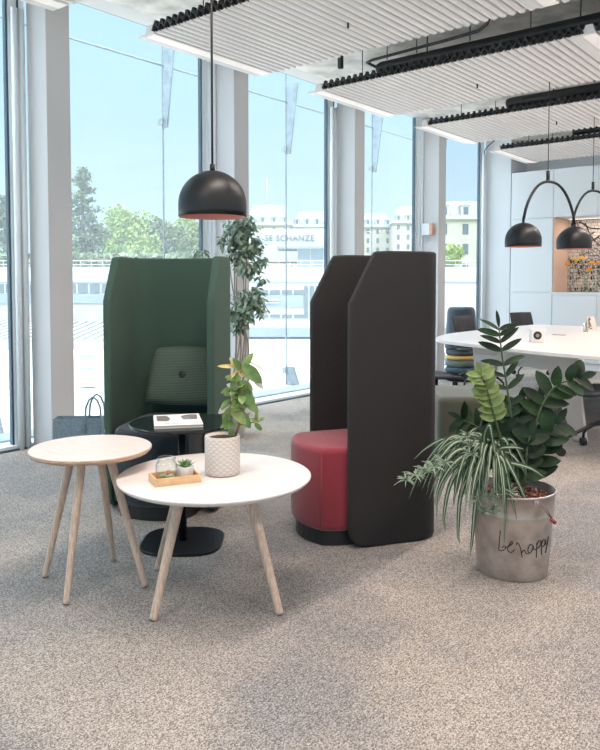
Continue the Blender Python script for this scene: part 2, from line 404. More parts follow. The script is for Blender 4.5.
# ------------------------------------------------------------------ kitchen wall
KY = Y1
cab_x0 = -4.73
def cabinet(name, x0, x1, z0, z1, doors, lab, depth=.6):
    t = empty(name, (x0, KY, 0), 0, lab, 'cabinet')
    MB().box((0, .02, z0), (x1-x0, depth, z1)).build('carcass', M['cab'], t)
    for (a, b, c, d) in doors:
        MB().box((a-x0+.003, 0, c+.003), (b-x0-.003, .019, d-.003)).build('door', M['cab'], t, bevel=.0015)
    return t
XN = -4.07; XW = .65
cabinet('tall_cabinet', cab_x0, XN, .0, 2.98, [(cab_x0, XN, .1, 1.14), (cab_x0, XN, 1.14, 2.26), (cab_x0, XN, 2.26, 2.98)], 'tall white cabinet left of the lit kitchen niche', .6)
for k in range(4):
    a = XN+k*XW
    cabinet('wall_cabinet', a, a+XW, 2.26, 2.98, [(a, a+XW, 2.26, 2.98)], ['white wall cabinet over the left end of the niche', 'white wall cabinet over the niche, second from the left', 'white wall cabinet over the niche, third from the left', 'white wall cabinet over the niche, fourth from the left'][k])
    cabinet('base_cabinet', a, a+XW, .0, 1.10, [(a, a+XW, .1, 1.10)], ['white base cabinet below the flowers', 'white base cabinet, second from the tall one', 'white base cabinet, third from the tall one', 'white base cabinet, fourth from the tall one'][k])
tag(MB().box((XN, KY-.002, 1.102), (XN+4*XW, KY+.6, 1.14)).build('worktop', M['cab'], bevel=.002), 'thin white worktop under the patterned niche', 'worktop')
tag(MB().box((XN+.002, KY+.01, 1.141), (XN+.02, KY+.585, 2.258)).build('niche_lining', mat('warm_panel', (.66, .46, .36), .5)), 'peach coloured side panel lining the niche', 'panel')
def mural():
    m = bpy.data.materials.new('ink_pattern'); m.use_nodes = True; nt = m.node_tree; L = nt.links.new; b = nt.nodes['Principled BSDF']; b.inputs['Roughness'].default_value = .4
    tc = nt.nodes.new('ShaderNodeTexCoord'); mp = nt.nodes.new('ShaderNodeMapping'); mp.inputs['Rotation'].default_value = (radians(90), 0, 0)
    L(tc.outputs['Object'], mp.inputs['Vector'])
    br = nt.nodes.new('ShaderNodeTexBrick'); br.inputs['Scale'].default_value = 5; br.inputs['Mortar Size'].default_value = .012; br.offset = .35; br.squash = .6; br.squash_frequency = 3
    br.inputs['Color1'].default_value = (.74, .64, .58, 1); br.inputs['Color2'].default_value = (.60, .53, .48, 1); br.inputs['Mortar'].default_value = (.03, .03, .03, 1)
    L(mp.outputs[0], br.inputs['Vector'])
    v = nt.nodes.new('ShaderNodeTexVoronoi'); v.feature = 'DISTANCE_TO_EDGE'; v.inputs['Scale'].default_value = 24; L(tc.outputs['Object'], v.inputs['Vector'])
    lt = nt.nodes.new('ShaderNodeMath'); lt.operation = 'LESS_THAN'; lt.inputs[1].default_value = .07; L(v.outputs['Distance'], lt.inputs[0])
    n = nt.nodes.new('ShaderNodeTexNoise'); n.inputs['Scale'].default_value = 3.5; L(tc.outputs['Object'], n.inputs['Vector'])
    g = nt.nodes.new('ShaderNodeMath'); g.operation = 'GREATER_THAN'; g.inputs[1].default_value = .5; L(n.outputs['Fac'], g.inputs[0])
    mu = nt.nodes.new('ShaderNodeMath'); mu.operation = 'MULTIPLY'; L(lt.outputs[0], mu.inputs[0]); L(g.outputs[0], mu.inputs[1])
    mx = nt.nodes.new('ShaderNodeMix'); mx.data_type = 'RGBA'; L(mu.outputs[0], mx.inputs[0]); L(br.outputs['Color'], mx.inputs[6]); mx.inputs[7].default_value = (.04, .04, .04, 1)
    L(mx.outputs[2], b.inputs['Base Color']); return m
MUR = mural()
mu = empty('splashback', (XN, KY+.59, 1.7), 0, 'splashback with black line drawings on cream behind the flowers', 'splashback')
mi_ = MB(); mi_.box((.022, 0, -.555), (4*XW, .012, .555))
random.seed(3)
for r in range(6):
    x = .06
    while x < 2.4:
        w = random.uniform(.04, .10); z = -.54+.085*r; h = random.uniform(.03, .06)
        if random.random() < .8:
            mi_.box((x, -.003, z), (x+w*.30, -.0005, z+h), 1); mi_.box((x+w*.5, -.003, z+h*.4), (x+w*.7, -.0005, z+h), 1)
        x += w+.02
for a, b in (((.06, .18), (.42, .36)), ((.1, .12), (.5, .3)), ((.28, .5), (.44, .2)), ((.2, .52), (.5, .4))):
    mi_.tube([(a[0], -.004, a[1]), ((a[0]+b[0])/2, -.004, (a[1]+b[1])/2-.04), (b[0], -.004, b[1])], .009, 6, mi=1)
mi_.build('printed_panel', [MUR, mat('ink', (.02, .02, .02), .5)], mu)
# niche lamp glow: under-cabinet light strip
ul = empty('under_cabinet_light', (XN, KY, 0), 0, 'warm light bar fixed under the wall cabinets', 'light')
MB().box((.1, .3, 2.245), (2.5, .36, 2.259)).build('housing', M['alu'], ul)
MB().box((.12, .305, 2.238), (2.48, .355, 2.2445)).build('diffuser', mat('niche_lamp', (1, .9, .8), .5, emit=(1, .84, .7), estr=1.0), ul)
# flowers in glass vases along the worktop
petal = mat('orange_petal', (.95, .42, .02), .6); yel = mat('yellow_petal', (.97, .62, .05), .6)
stemg = mat('flower_stem', (.10, .22, .06), .6)
def leafmesh(m, base, d, up, L, W, curl=0.3, mi=0, n=5, fold=.15, round_=False, mi2=None, twist=0):
    """leaf blade: base point, direction, up normal"""
    d = Vector(d).normalized(); up = Vector(up); up = (up-d*up.dot(d))
    up = up.normalized() if up.length > 1e-4 else d.orthogonal().normalized()
    s = d.cross(up).normalized(); vs = []; p = Vector(base)
    if twist: 
        R = Matrix.Rotation(twist, 3, d); s = R @ s; up = R @ up
    for i in range(n+1):
        t = i/n
        w = W*.5*(sin(pi*min(t*.92+.04, 1)**(.8 if round_ else 1.0))**(.7 if round_ else .9)) if i < n else W*.03
        vs += [p-s*w+up*w*fold*2, p.copy(), p+s*w+up*w*fold*2]
        ang = -curl/n
        R = Matrix.Rotation(ang, 3, s); d = R @ d; up = R @ up
        p = p+d*(L/n)
    fs = []; 
    o = len(m.v); m.v += [tuple(v) for v in vs]
    for i in range(n):
        a = o+i*3
        m.f.append((a, a+1, a+4, a+3)); m.mi.append(mi); m.sm.append(True)
        m.f.append((a+1, a+2, a+5, a+4)); m.mi.append(mi if mi2 is None else mi2); m.sm.append(True)
fpx = [(567, 264, 0), (573, 259.5, 1), (582, 258.5, 1), (568, 270, 0), (582, 263.5, 0), (590, 263.5, 0), (596, 259, 1), (587, 270, 0), (603, 262, 1), (609, 268, 0)]
vases = [(-3.86, .22), (-3.66, .25), (-3.50, .22), (-3.34, .26), (-3.14, .22)]
vl = ['leftmost', 'second from the left', 'middle', 'second from the right', 'rightmost']
for k, (x, y) in enumerate(vases):
    v = empty('glass_vase', (x, KY+y, 1.14), 0, 'clear glass vase of orange blooms on the kitchen worktop, %s' % vl[k], 'vase', 'glass vases on the kitchen worktop')
    MB().lathe([(.001, .0), (.035, 0), (.04, .01), (.038, .12), (.034, .2), (.037, .2), (.041, .12), (.043, .0)][:5]).build('vessel', M['jar'], v)
    for j in range(2):
        fx, fy, c = fpx[2*k+j]; 
        zt = 1.25+(285-fy)/735*10.75; dx = (j-.5)*.11
        fl_ = empty('cut_flower', (x, KY+y, 1.14), 0, '%s flower with green stem, %s stem of the %s vase' % (['orange', 'yellow'][c], ['left', 'right'][j], vl[k]), 'flower', 'orange and yellow flowers in glass vases')
        h = zt-1.14
        MB().tube([(dx*.1, 0, .01), (dx*.4, 0, h*.5), (dx, -.01, h)], .003, 6).build('stem', stemg, fl_)
        m = MB()
        for q in range(14):
            a = 2*pi*q/14; leafmesh(m, (dx, -.01, h), (cos(a), sin(a), .2), (0, 0, 1), .066, .048, .3, 0, 3)
        for q in range(10):
            a = 2*pi*q/10; leafmesh(m, (dx, -.01, h+.005), (cos(a), sin(a), .9), (0, 0, 1), .055, .042, .3, 0, 3)
        m.lathe([(.001, h-.012), (.03, h-.002), (.042, h+.014), (.034, h+.032), (.001, h+.04)], (dx, -.01, 0), 14)
        m.build('petals', [petal, yel][c], fl_)
        m = MB()
        for q in range(5):
            a = 2.1*q; leafmesh(m, (dx*.5, 0, h*(.35+.1*q)), (cos(a), sin(a), .5), (0, 0, 1), .07, .03, .5)
        m.build('leaves', stemg, fl_)

# ------------------------------------------------------------------ high-backed chairs
def screen_mesh(w=.525, depth=.49, R=.13, top=1.412, low=1.16, cham=.13):
    pts = []   # (f, s) centreline from one front edge round the back to the other
    hs = w/2; st = depth-R
    fr = [0, .012, .03, .05, .07, .10, cham, .2, .3, st]
    for f in fr: pts.append((-f, hs))
    for j in range(1, 9):
        a = pi/2*j/8; pts.append((-st-R*sin(a), hs-R+R*cos(a)))
    for j in range(1, 6): pts.append((-depth, (hs-R)*(1-2*j/6)))
    half = pts[:]
    out = half[:len(fr)+8]+[(-depth, (hs-R)*(1-2*j/6)) for j in range(1, 6)]+[(p[0], -p[1]) for p in reversed(half[:len(fr)+8])]
    s = 0; arc = [0]
    for a, b in zip(out, out[1:]): s += sqrt((a[0]-b[0])**2+(a[1]-b[1])**2); arc.append(s)
    tot = arc[-1]; r = .09; m = MB(); nz = 8; vs = []
    for (f, q), a in zip(out, arc):
        e = min(a, tot-a)
        zt = low+(top-low)*min(1, e/cham)
        if e < r: zb = .003+r-sqrt(max(0, r*r-(r-e)**2))
        else: zb = .003
        if abs(e-cham) < 1e-6: zt -= .004
        for j in range(nz+1): vs.append((f, q, zb+(zt-zb)*j/nz))
    k = len(out)
    m.add(vs, [(i*(nz+1)+j, (i+1)*(nz+1)+j, (i+1)*(nz+1)+j+1, i*(nz+1)+j+1) for i in range(k-1) for j in range(nz)], 0, True)
    return m
def smoothout(o):
    return o
def booth(loc, ang, cm, sm, lab, w=.525, R=.13):
    t = empty('high_back_chair', loc, ang, lab, 'armchair')
    o = screen_mesh(w, .49, R).build('screen', cm, t)
    md = o.modifiers.new('thick', 'SOLIDIFY'); md.thickness = .042; md.offset = 0; md.use_even_offset = True
    b = o.modifiers.new('bev', 'BEVEL'); b.width = .016; b.segments = 4; b.limit_method = 'ANGLE'; b.angle_limit = radians(50)
    # seat: sides inside the screen, cut front corners and a bulging front
    out = [(-.50, -.20), (-.45, -.25), (-.30, -.268), (-.0, -.268), (.085, -.22)]
    fr = []
    for j in range(0, 9):
        q = -.205+.41*j/8; fr.append((.115+.065*(1-(q/.205)**2), q))
    poly = rpoly([(-.46, -.236), (.03, -.236)]+fr+[(.03, .236), (-.46, .236)], [.12, .03, .014]+[0]*7+[.014, .03, .12], 5)
    s = MB().prism(poly, .072, .475).build('seat', sm, t, bevel=.03, seg=4, angle=60, smooth=False)
    for p in s.data.polygons: p.use_smooth = True
    # stitched seam down the front corners
    for q in (-1, 1):
        MB().tube([(.113, .2065*q, .085), (.113, .2065*q, .43)], .0035, 6).build('seam', sm, t)
    pl = [(x*.93-.01, y*.9) for x, y in poly]
    MB().prism(pl, 0, .074).build('plinth', M['black'], t)
    return t
gpos = LD(-.478-.294, 3.87+.06, 0)
# facing angles: local +X is the front
def face(l, d):
    v = Vector((-d*sin(A)+l*cos(A), d*cos(A)+l*sin(A))); return math.atan2(v.y, v.x)
greyc = LD(.142, 3.68, 0)
booth(greyc, face(-.946, -.325), M['charcoal'], M['red'], 'charcoal high-backed chair seen from its side with crimson seat')
fdir = (-.16, -.985)
gc = LD(-.777, 4.0, 0)
booth(gc, face(*fdir), M['green'], M['seatdark'], 'bottle green high-backed chair with dark seat by the window', .592, .16)
# cushion leaning inside the green chair
def cushion(W, Hh, T):
    m = MB(); n = 20; vs = []
    for side in (1, -1):
        for i in range(n+1):
            for j in range(n+1):
                u = -1+2*i/n; v = -1+2*j/n
                e = max(0, (1-abs(u)**3.2)*(1-abs(v)**3.2))**.42
                rr = 1-.06*abs(u*v)**2
                dim = -.22*math.exp(-((u/.13)**2+((v)/.13)**2))
                tap = 1-.10*v
                vs.append((side*T*.5*(e+dim*1.2 if side > 0 else e), u*W*.5*rr*tap, v*Hh*.5*rr))
    N = (n+1)**2; fs = []
    for s_ in (0, 1):
        for i in range(n):
            for j in range(n):
                a = s_*N+i*(n+1)+j; fs.append((a, a+1, a+n+2, a+n+1))
    m.add(vs, fs, 0, True)
    return m
fd = LD(fdir[0], fdir[1], 0); ra = face(*fdir)
cpos = gc-fd*.325+LD(.02, 0, 0)
ce = bpy.data.objects.new('cushion', None); COL.objects.link(ce); ce.location = (cpos.x+.022, cpos.y+.016, .715); ce.rotation_euler = (0, radians(-14), ra)
tag(ce, 'striped green knitted cushion with a dark button in the green chair', 'cushion')
o = cushion(.45, .35, .13).build('cover', M['knit'], ce)
b_ = MB().lathe([(0.001, .014), (.018, .012), (.026, .003), (.026, -.006)], n=20); o = b_.build('button', M['black'], ce); o.rotation_euler = (0, radians(90), 0); o.location = (.048, 0, .0)

# olive pouf
pc = at(487, 392, 5.25); pc = fl(484, 5.48)
pt = empty('pouf', pc, A, 'low olive grey upholstered pouf behind the metal bucket', 'pouf')
poly = rpoly([(-.39, -.34), (.36, -.34), (.36, .33), (-.39, .33)], [.09]*4, 6)
o = MB().prism(poly, .06, .46).build('upholstery', M['olive'], pt, bevel=.05, seg=4, smooth=True, angle=60)
MB().prism([(x*.9, y*.9) for x, y in poly], 0, .062).build('plinth', M['black'], pt)

# ------------------------------------------------------------------ tables
def leg_tube(a, b, r0, r1, n=16):
    m = MB(); a = Vector(a); b = Vector(b); pts = [a.lerp(b, t) for t in (0, .02, .3, .65, .97, 1)]
    m.tube(pts, [r0*.96, r0, r0+(r1-r0)*.3, r0+(r1-r0)*.65, r1, r1*.85], n); return m
def rtop(m, R, z0, z1, mi_top, mi_edge):
    # underside bevelled disc
    m.lathe([(.001, z1), (R-.004, z1), (R, z1-.003)], n=96, mi=mi_top, smooth=False)
    m.lathe([(R, z1-.003), (R, z0+.012), (R-.012, z0), (.001, z0)], n=96, mi=mi_edge, smooth=False)
def four_leg(name, c, feet, toplen, R, zt, th, mats, legm, label, r0, r1, ring):
    t = empty(name, (c[0], c[1], 0), 0, label, 'table')
    m = MB(); rtop(m, R, zt-th, zt, 0, 1); m.build('table_top', mats, t)
    for f in feet:
        d = Vector((f[0]-c[0], f[1]-c[1]))
        tp = d.normalized()*toplen
        leg_tube((d.x, d.y, .004), (tp.x, tp.y, zt-th-.001), r1, r0).build('leg', legm, t)
    MB().lathe([(.001, zt-th-.03), (ring, zt-th-.03), (ring, zt-th-.001), (.001, zt-th-.001)], n=40, smooth=False).build('leg_mount', legm, t)
    return t
cc = (-2.138, 2.067)
four_leg('coffee_table', cc, [(-2.123, 1.729), (-1.789, 2.066), (-2.494, 2.059), (-2.160, 2.396)], .185, .39, .482, .02, [M['top'], M['edge_white']], M['leg'],
         'large low round white coffee table with pale wooden legs', .021, .0145, .10)
sc = (-2.617, 1.811)
four_leg('side_table', sc, [(-2.806, 1.703), (-2.494, 1.602), (-2.730, 2.001), (-2.391, 1.908)], .085, .25, .572, .024, [M['sidetop'], M['edge']], M['leg'],
         'small tall round ash side table overlapping the coffee table', .019, .0125, .09)
bk = empty('pedestal_table', (-2.672, 2.365, 0), radians(39), 'round black pedestal table carrying a magazine', 'table')
m = MB(); m.lathe([(.001, .59), (.247, .59), (.25, .586), (.25, .580), (.246, .577), (.001, .577)], n=80, smooth=False); m.build('table_top', mat('black_glass_top', (.010, .014, .016), .12), bk)
MB().tube([(0, 0, .01), (0, 0, .578)], .02, 20).build('column', M['blackm'], bk)
MB().prism(rpoly([(-.195, -.195), (.195, -.195), (.195, .195), (-.195, .195)], .15, 10), 0, .012).build('base_plate', M['blackm'], bk, bevel=.003)
MB().tube([(0, 0, .565), (0, 0, .577)], .07, 20).build('top_mount', M['blackm'], bk)

# magazine on the black table
mg = empty('magazine', (0, 0, 0), 0, 'white magazine lying on the black pedestal table', 'magazine')
q = [at(150.5, 415.3, 3.43), at(157.5, 428.0, 3.25), at(206.8, 426.3, 3.32), at(196.5, 413.2, 3.50)]
# rectify to a true rectangle on the table top (z=.57)
c0 = Vector((-2.683, 2.346, .5914)); ang = math.atan2(.50, .84)
mg.location = c0; mg.rotation_euler = (0, 0, radians(51.5))
MB().box((-.110, -.143, .0), (.110, .143, .010)).build('pages', mat('paper_edge', (.5, .44, .38), .8), mg)
MB().box((-.112, -.145, .0102), (.112, .145, .0118)).build('cover', mat('magazine_cover', (.88, .89, .90), .4), mg)
MB().box((-.112, -.145, -.0012), (.112, .145, -.0001)).build('back_cover', mat('magazine_cover', (.8, .8, .8), .3), mg)
gx = mat('photo_grey', (.20, .17, .15), .4)
MB().prism(rpoly([(-.098, -.03), (-.045, -.045), (-.032, .03), (-.05, .11), (-.098, .11)], .012, 3), .0119, .0123).build('cover_photo', gx, mg)
MB().prism(rpoly([(.028, -.01), (.095, -.01), (.1, .12), (.06, .125), (.018, .09)], .012, 3), .0119, .0123).build('cover_photo', gx, mg)
MB().prism(rpoly([(.03, .0), (.06, .0), (.06, .07), (.03, .07)], .01, 3), .0123, .0126).build('cover_photo', mat('photo_blue', (.22, .27, .30), .4), mg)
text_mesh('title_lettering', 'UDOMMIUM', .030, .0002, mat('ink', (.02, .02, .02), .5), mg, (-.088, -.115, .0121), space=1.25)

# ------------------------------------------------------------------ small things on the coffee table
TZ = .4823
tray = empty('wooden_tray', (-2.183, 1.892, TZ), radians(64), 'small pale wooden tray box with succulents', 'tray')
tw, td, th_ = .18, .115, .030
wd = mat('bamboo', (.66, .42, .22), .5, var=.12, vscale=20, stretch=(1, 12, 1))
MB().box((-tw/2, -td/2, 0), (tw/2, td/2, .005)).build('tray_base', wd, tray)
for a, b in (((-tw/2, -td/2, .005), (tw/2, -td/2+.007, th_)), ((-tw/2, td/2-.007, .005), (tw/2, td/2, th_)), ((-tw/2, -td/2+.007, .005), (-tw/2+.007, td/2-.007, th_)), ((tw/2-.007, -td/2+.007, .005), (tw/2, td/2-.007, th_))):
    MB().box(a, b).build('tray_side', wd, tray, bevel=.001)
R20 = Matrix.Rotation(radians(64), 3, 'Z')
def onray(x, y, z): return Vector((-2.183, 1.892, TZ))+R20 @ Vector((x, y, z))
jp = onray(-.032, .002, .0055)
jar = empty('glass_jar', jp, 0, 'clear lidless glass jar standing in the wooden tray', 'jar')
m = MB(); m.lathe([(.001, 0), (.036, 0), (.041, .005), (.042, .012), (.042, .062), (.038, .072), (.033, .076), (.033, .082), (.037, .084), (.037, .089), (.033, .092), (.031, .090), (.030, .077), (.036, .070), (.039, .060), (.039, .012), (.034, .006), (.001, .005)], n=40)
m.build('vessel', M['jar'], jar)
suc_g = [mat('succulent_green', (.30, .46, .22), .5), mat('succulent_mint', (.42, .56, .42), .5), mat('succulent_red', (.50, .09, .07), .5), mat('succulent_orange', (.75, .25, .10), .5)]
def rosette(name, loc, R, layers, mt, parent=None, lab=None, cat=None, tips=None, steep=0):
    m = MB(); ga = 0
    for l in range(layers):
        n = 7-l//2
        for k in range(n):
            ga += 2.399
            e = .15+steep+l*(1.15-steep)/layers; L = R*(1-.55*l/layers)
            d = Vector((cos(ga)*cos(e), sin(ga)*cos(e), sin(e)))
            # fleshy leaf: tapered tube
            p0 = Vector((0, 0, R*.15+l*R*.06))
            m.tube([p0, p0+d*L*.35, p0+d*L*.7+Vector((0, 0, R*.04)), p0+d*L+Vector((0, 0, R*.12))], [R*.07, R*.15, R*.13, R*.015], 6)
    o = m.build(name, mt, parent, loc=loc)
    if lab: tag(o, lab, cat)
    return o
for k, (x, y, z, R, c, lb_) in enumerate(((-.004, -.012, .010, .022, 0, 'green succulent rosette at the front inside the glass jar'), (-.018, .010, .010, .019, 2, 'small red succulent at the left inside the glass jar'), (.018, .006, .010, .02, 1, 'mint coloured succulent at the right inside the glass jar'), (.0, .012, .030, .014, 3, 'tiny orange bloom high inside the glass jar'))):
    rosette('succulent', (jp.x+x, jp.y+y, jp.z+z-.003), R, 5, suc_g[c], None, lb_, 'succulent')
rosette('succulent', onray(-.068, -.035, .012), .018, 5, suc_g[2], None, 'red succulent in the left corner of the tray outside the jar', 'succulent')
pp = onray(.046, .012, .0055)
pot = empty('succulent_pot', pp, 0, 'small white pot with a pointed green succulent in the tray', 'potted plant')
MB().lathe([(.001, 0), (.029, 0), (.032, .003), (.034, .045), (.034, .048), (.030, .048), (.028, .038), (.001, .038)], n=32).build('pot', mat('white_ceramic', (.74, .72, .70), .4), pot)
m = MB()
for l in range(5):
    for k in range(8-l):
        g = 2.399*(l*8+k); e = .25+l*.25; L = .048*(1-.10*l)
        leafmesh(m, (0, 0, .040), (cos(g)*cos(e), sin(g)*cos(e), sin(e)), (0, 0, 1), L, .014, -.4, k % 2, 4, fold=.3)
m.build('rosette', [mat('aloe_green', (.14, .28, .10), .5), mat('aloe_light', (.30, .42, .22), .5)], pot)

# white patterned pot with rubbery plant
gp = on(222.5, 473.5, TZ)
pl = empty('potted_peperomia', gp, A, 'rubbery green plant in a white embossed pot on the coffee table', 'potted plant')
def embossed():
    m = bpy.data.materials.new('embossed_ceramic'); m.use_nodes = True; nt = m.node_tree; L = nt.links.new; b = nt.nodes['Principled BSDF']; b.inputs['Roughness'].default_value = .7
    tc = nt.nodes.new('ShaderNodeTexCoord'); sx = nt.nodes.new('ShaderNodeSeparateXYZ'); L(tc.outputs['Object'], sx.inputs[0])
    at2 = nt.nodes.new('ShaderNodeMath'); at2.operation = 'ARCTAN2'; L(sx.outputs[1], at2.inputs[0]); L(sx.outputs[0], at2.inputs[1])
    def math_(op, a, b_=None):
        n = nt.nodes.new('ShaderNodeMath'); n.operation = op
        if isinstance(a, (int, float)): n.inputs[0].default_value = a
        else: L(a, n.inputs[0])
        if b_ is not None:
            if isinstance(b_, (int, float)): n.inputs[1].default_value = b_
            else: L(b_, n.inputs[1])
        return n.outputs[0]
    u = math_('MULTIPLY', at2.outputs[0], 8.0); v = math_('MULTIPLY', sx.outputs[2], 150.0)
    a = math_('ABSOLUTE', math_('SINE', math_('ADD', u, v))); c = math_('ABSOLUTE', math_('SINE', math_('SUBTRACT', u, v)))
    g = math_('MINIMUM', a, c); lines = math_('LESS_THAN', g, .22)
    hb = math_('LESS_THAN', math_('ABSOLUTE', math_('SINE', math_('MULTIPLY', sx.outputs[2], 260.0))), .2)
    allm = math_('MAXIMUM', lines, hb)
    mx = nt.nodes.new('ShaderNodeMix'); mx.data_type = 'RGBA'; L(allm, mx.inputs[0]); mx.inputs[6].default_value = (.66, .60, .55, 1); mx.inputs[7].default_value = (.47, .41, .37, 1)
    L(mx.outputs[2], b.inputs['Base Color'])
    bp = nt.nodes.new('ShaderNodeBump'); bp.inputs['Strength'].default_value = .6; bp.inputs['Distance'].default_value = .002; bp.invert = True
    L(allm, bp.inputs['Height']); L(bp.outputs['Normal'], b.inputs['Normal']); return m
PR = .0715
MB().lathe([(.001, 0), (PR-.008, 0), (PR-.001, .006), (PR, .02), (PR, .154), (PR-.002, .158), (PR-.008, .158), (PR-.009, .13), (.001, .13)], n=56).build('pot', embossed(), pl)
MB().lathe([(.001, .149), (PR-.0095, .147)], n=30).build('soil', mat('soil', (.05, .025, .018), .95, var=.5, vscale=90), pl)
pst = mat('peperomia_stem', (.20, .12, .06), .6)
pep = [mat('peperomia_leaf', (.10, .18, .045), .35, var=.25, vscale=30), mat('peperomia_light', (.22, .28, .08), .35, var=.2, vscale=30), mat('peperomia_yellow', (.50, .40, .13), .45, var=.2, vscale=40), mat('peperomia_pale', (.55, .52, .46), .5)]
def PL(px, py, dd=0.0):   # point of the plant, relative to its pot, from the front view
    w = at(px, py, 2.98+dd); v = w-gp; return Matrix.Rotation(-A, 3, 'Z') @ v
stm = [(235, 437), (239, 425), (243, 410), (241, 395), (238, 380), (243, 365)]
m = MB(); m.tube([PL(x, y) for x, y in stm], [.0055, .0055, .005, .0045, .004, .0035], 8); m.build('stem', pst, pl)
m2 = MB(); m2.tube([PL(243, 410), PL(236, 406), PL(229, 402)], [.004, .0035, .003], 6); m2.tube([PL(239, 425), PL(250, 423), PL(260, 421)], [.004, .003, .002], 6); m2.tube([PL(239, 425), PL(236, 415), PL(232, 418)], .003, 6); m2.build('side_stem', pst, pl)
lv = MB(); lv_list = [  # start, end, width, colour
 ((241, 374), (230, 357), 6, 2), ((236, 367), (217, 365), 5, 2), ((236, 372), (227, 380), 5, 2), ((243, 368), (252, 352), 11, 0), ((240, 370), (234, 358), 9, 0), ((238, 380), (226, 376), 9, 0),
 ((238, 372), (258, 370), 15, 2), ((243, 365), (262, 383), 15, 0), ((240, 372), (229, 390), 8, 0), ((250, 362), (265, 370), 4, 3), ((252, 376), (264, 389), 8, 3),
 ((241, 388), (226, 384), 8, 3), ((240, 392), (236, 404), 13, 1), ((243, 390), (252, 399), 13, 0), ((241, 396), (230, 408), 12, 1), ((246, 394), (254, 408), 13, 0), ((242, 400), (238, 416), 13, 1),
 ((246, 402), (259, 412), 11, 0), ((230, 404), (217, 414), 8, 3), ((232, 408), (222, 421), 9, 1), ((232, 408), (246, 424), 13, 1), ((228, 414), (224, 431), 11, 0), ((240, 412), (250, 428), 12, 0),
 ((236, 414), (234, 400), 9, 1), ((238, 386), (248, 384), 12, 0), ((255, 423), (262, 431), 6, 0), ((257, 421), (256, 411), 5, 1), ((260, 421), (265, 416), 5, 0), ((258, 422), (250, 418), 6, 1), ((246, 382), (250, 396), 12, 1), ((236, 396), (246, 408), 13, 0)]
random.seed(11)
for (a, b, w, c) in lv_list:
    dz = random.uniform(-.03, .02)
    pa = PL(*a); pb = PL(*b, dz); L = (pb-pa).length
    n_ = Vector((random.uniform(-.5, .5), -1, random.uniform(.2, .9)))
    leafmesh(lv, pa, pb-pa, n_, L*1.0, w*.86*2.98/735, .25, c, 6, fold=.10, round_=True)
for k in range(26):
    t_ = random.random(); base_ = PL(236+6*sin(k), 372+58*t_, random.uniform(-.03, .03)); a = random.uniform(0, 2*pi)
    leafmesh(lv, base_, (cos(a), sin(a), random.uniform(-.7, .5)), (random.uniform(-.4, .4), -.7, .8), random.uniform(.035, .062), random.uniform(.022, .034), .3, random.choice([0, 0, 0, 1]), 6, fold=.10, round_=True)
lv.build('leaves', pep, pl)

# ------------------------------------------------------------------ bucket with plants
BD = 3.18; BL = .933
bc = LD(BL, BD, 0)
bucket = empty('metal_bucket', bc, A, 'galvanised metal bucket planter with handwritten black lettering', 'planter')
RB, RT, BH = .150, .178, .366
m = MB()
m.lathe([(.001, .006), (RB-.012, .006), (RB-.003, 0), (RB, .004), (RB+.0015, .018), (RB+(RT-RB)*.70, .268), (RB+(RT-RB)*.70+.0035, .274), (RB+(RT-RB)*.72+.001, .280), (RT-.002, BH-.008), (RT+.004, BH-.006), (RT+.005, BH), (RT, BH+.004), (RT-.005, BH), (RT-.006, BH-.04), (RT-.02, BH-.06), (.001, BH-.06)], n=80)
m.build('bucket_body', M['zinc'], bucket)
Ri = Matrix.Rotation(-A, 3, 'Z')
camp = Vector((0, 0, H))
def on_bucket(px, py):
    p = at(px, py, 3.0)-camp
    o_ = Ri @ (camp-bc); d_ = Ri @ p
    t = .9
    for _ in range(60):
        q_ = o_+d_*t; rr = RB+(RT-RB)*(max(0, q_.z)/BH)
        if sqrt(q_.x**2+q_.y**2) < rr+.0012: break
        t += .004
    lo, hi = t-.004, t
    for _ in range(12):
        md = (lo+hi)/2; q_ = o_+d_*md; rr = RB+(RT-RB)*(q_.z/BH)+.0012
        if sqrt(q_.x**2+q_.y**2) < rr: hi = md
        else: lo = md
    return o_+d_*lo
# ears and handle
ear_o = on_bucket(537, 503)
ra_ = Vector((ear_o.x, ear_o.y)); u2 = ra_.normalized(); ez = ear_o.z; er = ra_.length
def bp(rad, z, off=0):
    return Vector((u2.x*rad-u2.y*off, u2.y*rad+u2.x*off, z))
m = MB(); m.tube([bp(er-.006, ez), bp(er+.004, ez)], .015, 16); m.tube([bp(er, ez), bp(er+.012, ez)], .006, 10); m.build('handle_ear', M['zinc'], bucket)
m = MB(); m.tube([(-u2.x*(RT-.006), -u2.y*(RT-.006), .318), (-u2.x*(RT+.012), -u2.y*(RT+.012), .318)], .017, 16); m.build('handle_ear', M['zinc'], bucket)
# swung-down handle: wire from the ear out to the right with a wooden grip
g0 = Vector(ear_o)+Vector((.004, -.006, 0)); g1 = Matrix.Rotation(-A, 3, 'Z') @ (at(553, 521, 2.97)-bc)
wire = mat('handle_wire', (.20, .12, .10), .5, metal=.6)
m = MB(); m.tube([g0, g0.lerp(g1, .5)+Vector((0, 0, .004)), g1], .0022, 6); m.tube([g0+Vector((.002, 0, .008)), g0.lerp(g1, .5)+Vector((.004, 0, .012)), g1+Vector((0, 0, .004))], .0022, 6); m.build('handle_wire', wire, bucket)
m = MB(); m.tube([g1+Vector((-.010, -.002, .008)), g1+Vector((.010, 0, -.008))], .008, 12); m.build('handle_grip', mat('grip_red', (.20, .05, .04), .5), bucket)
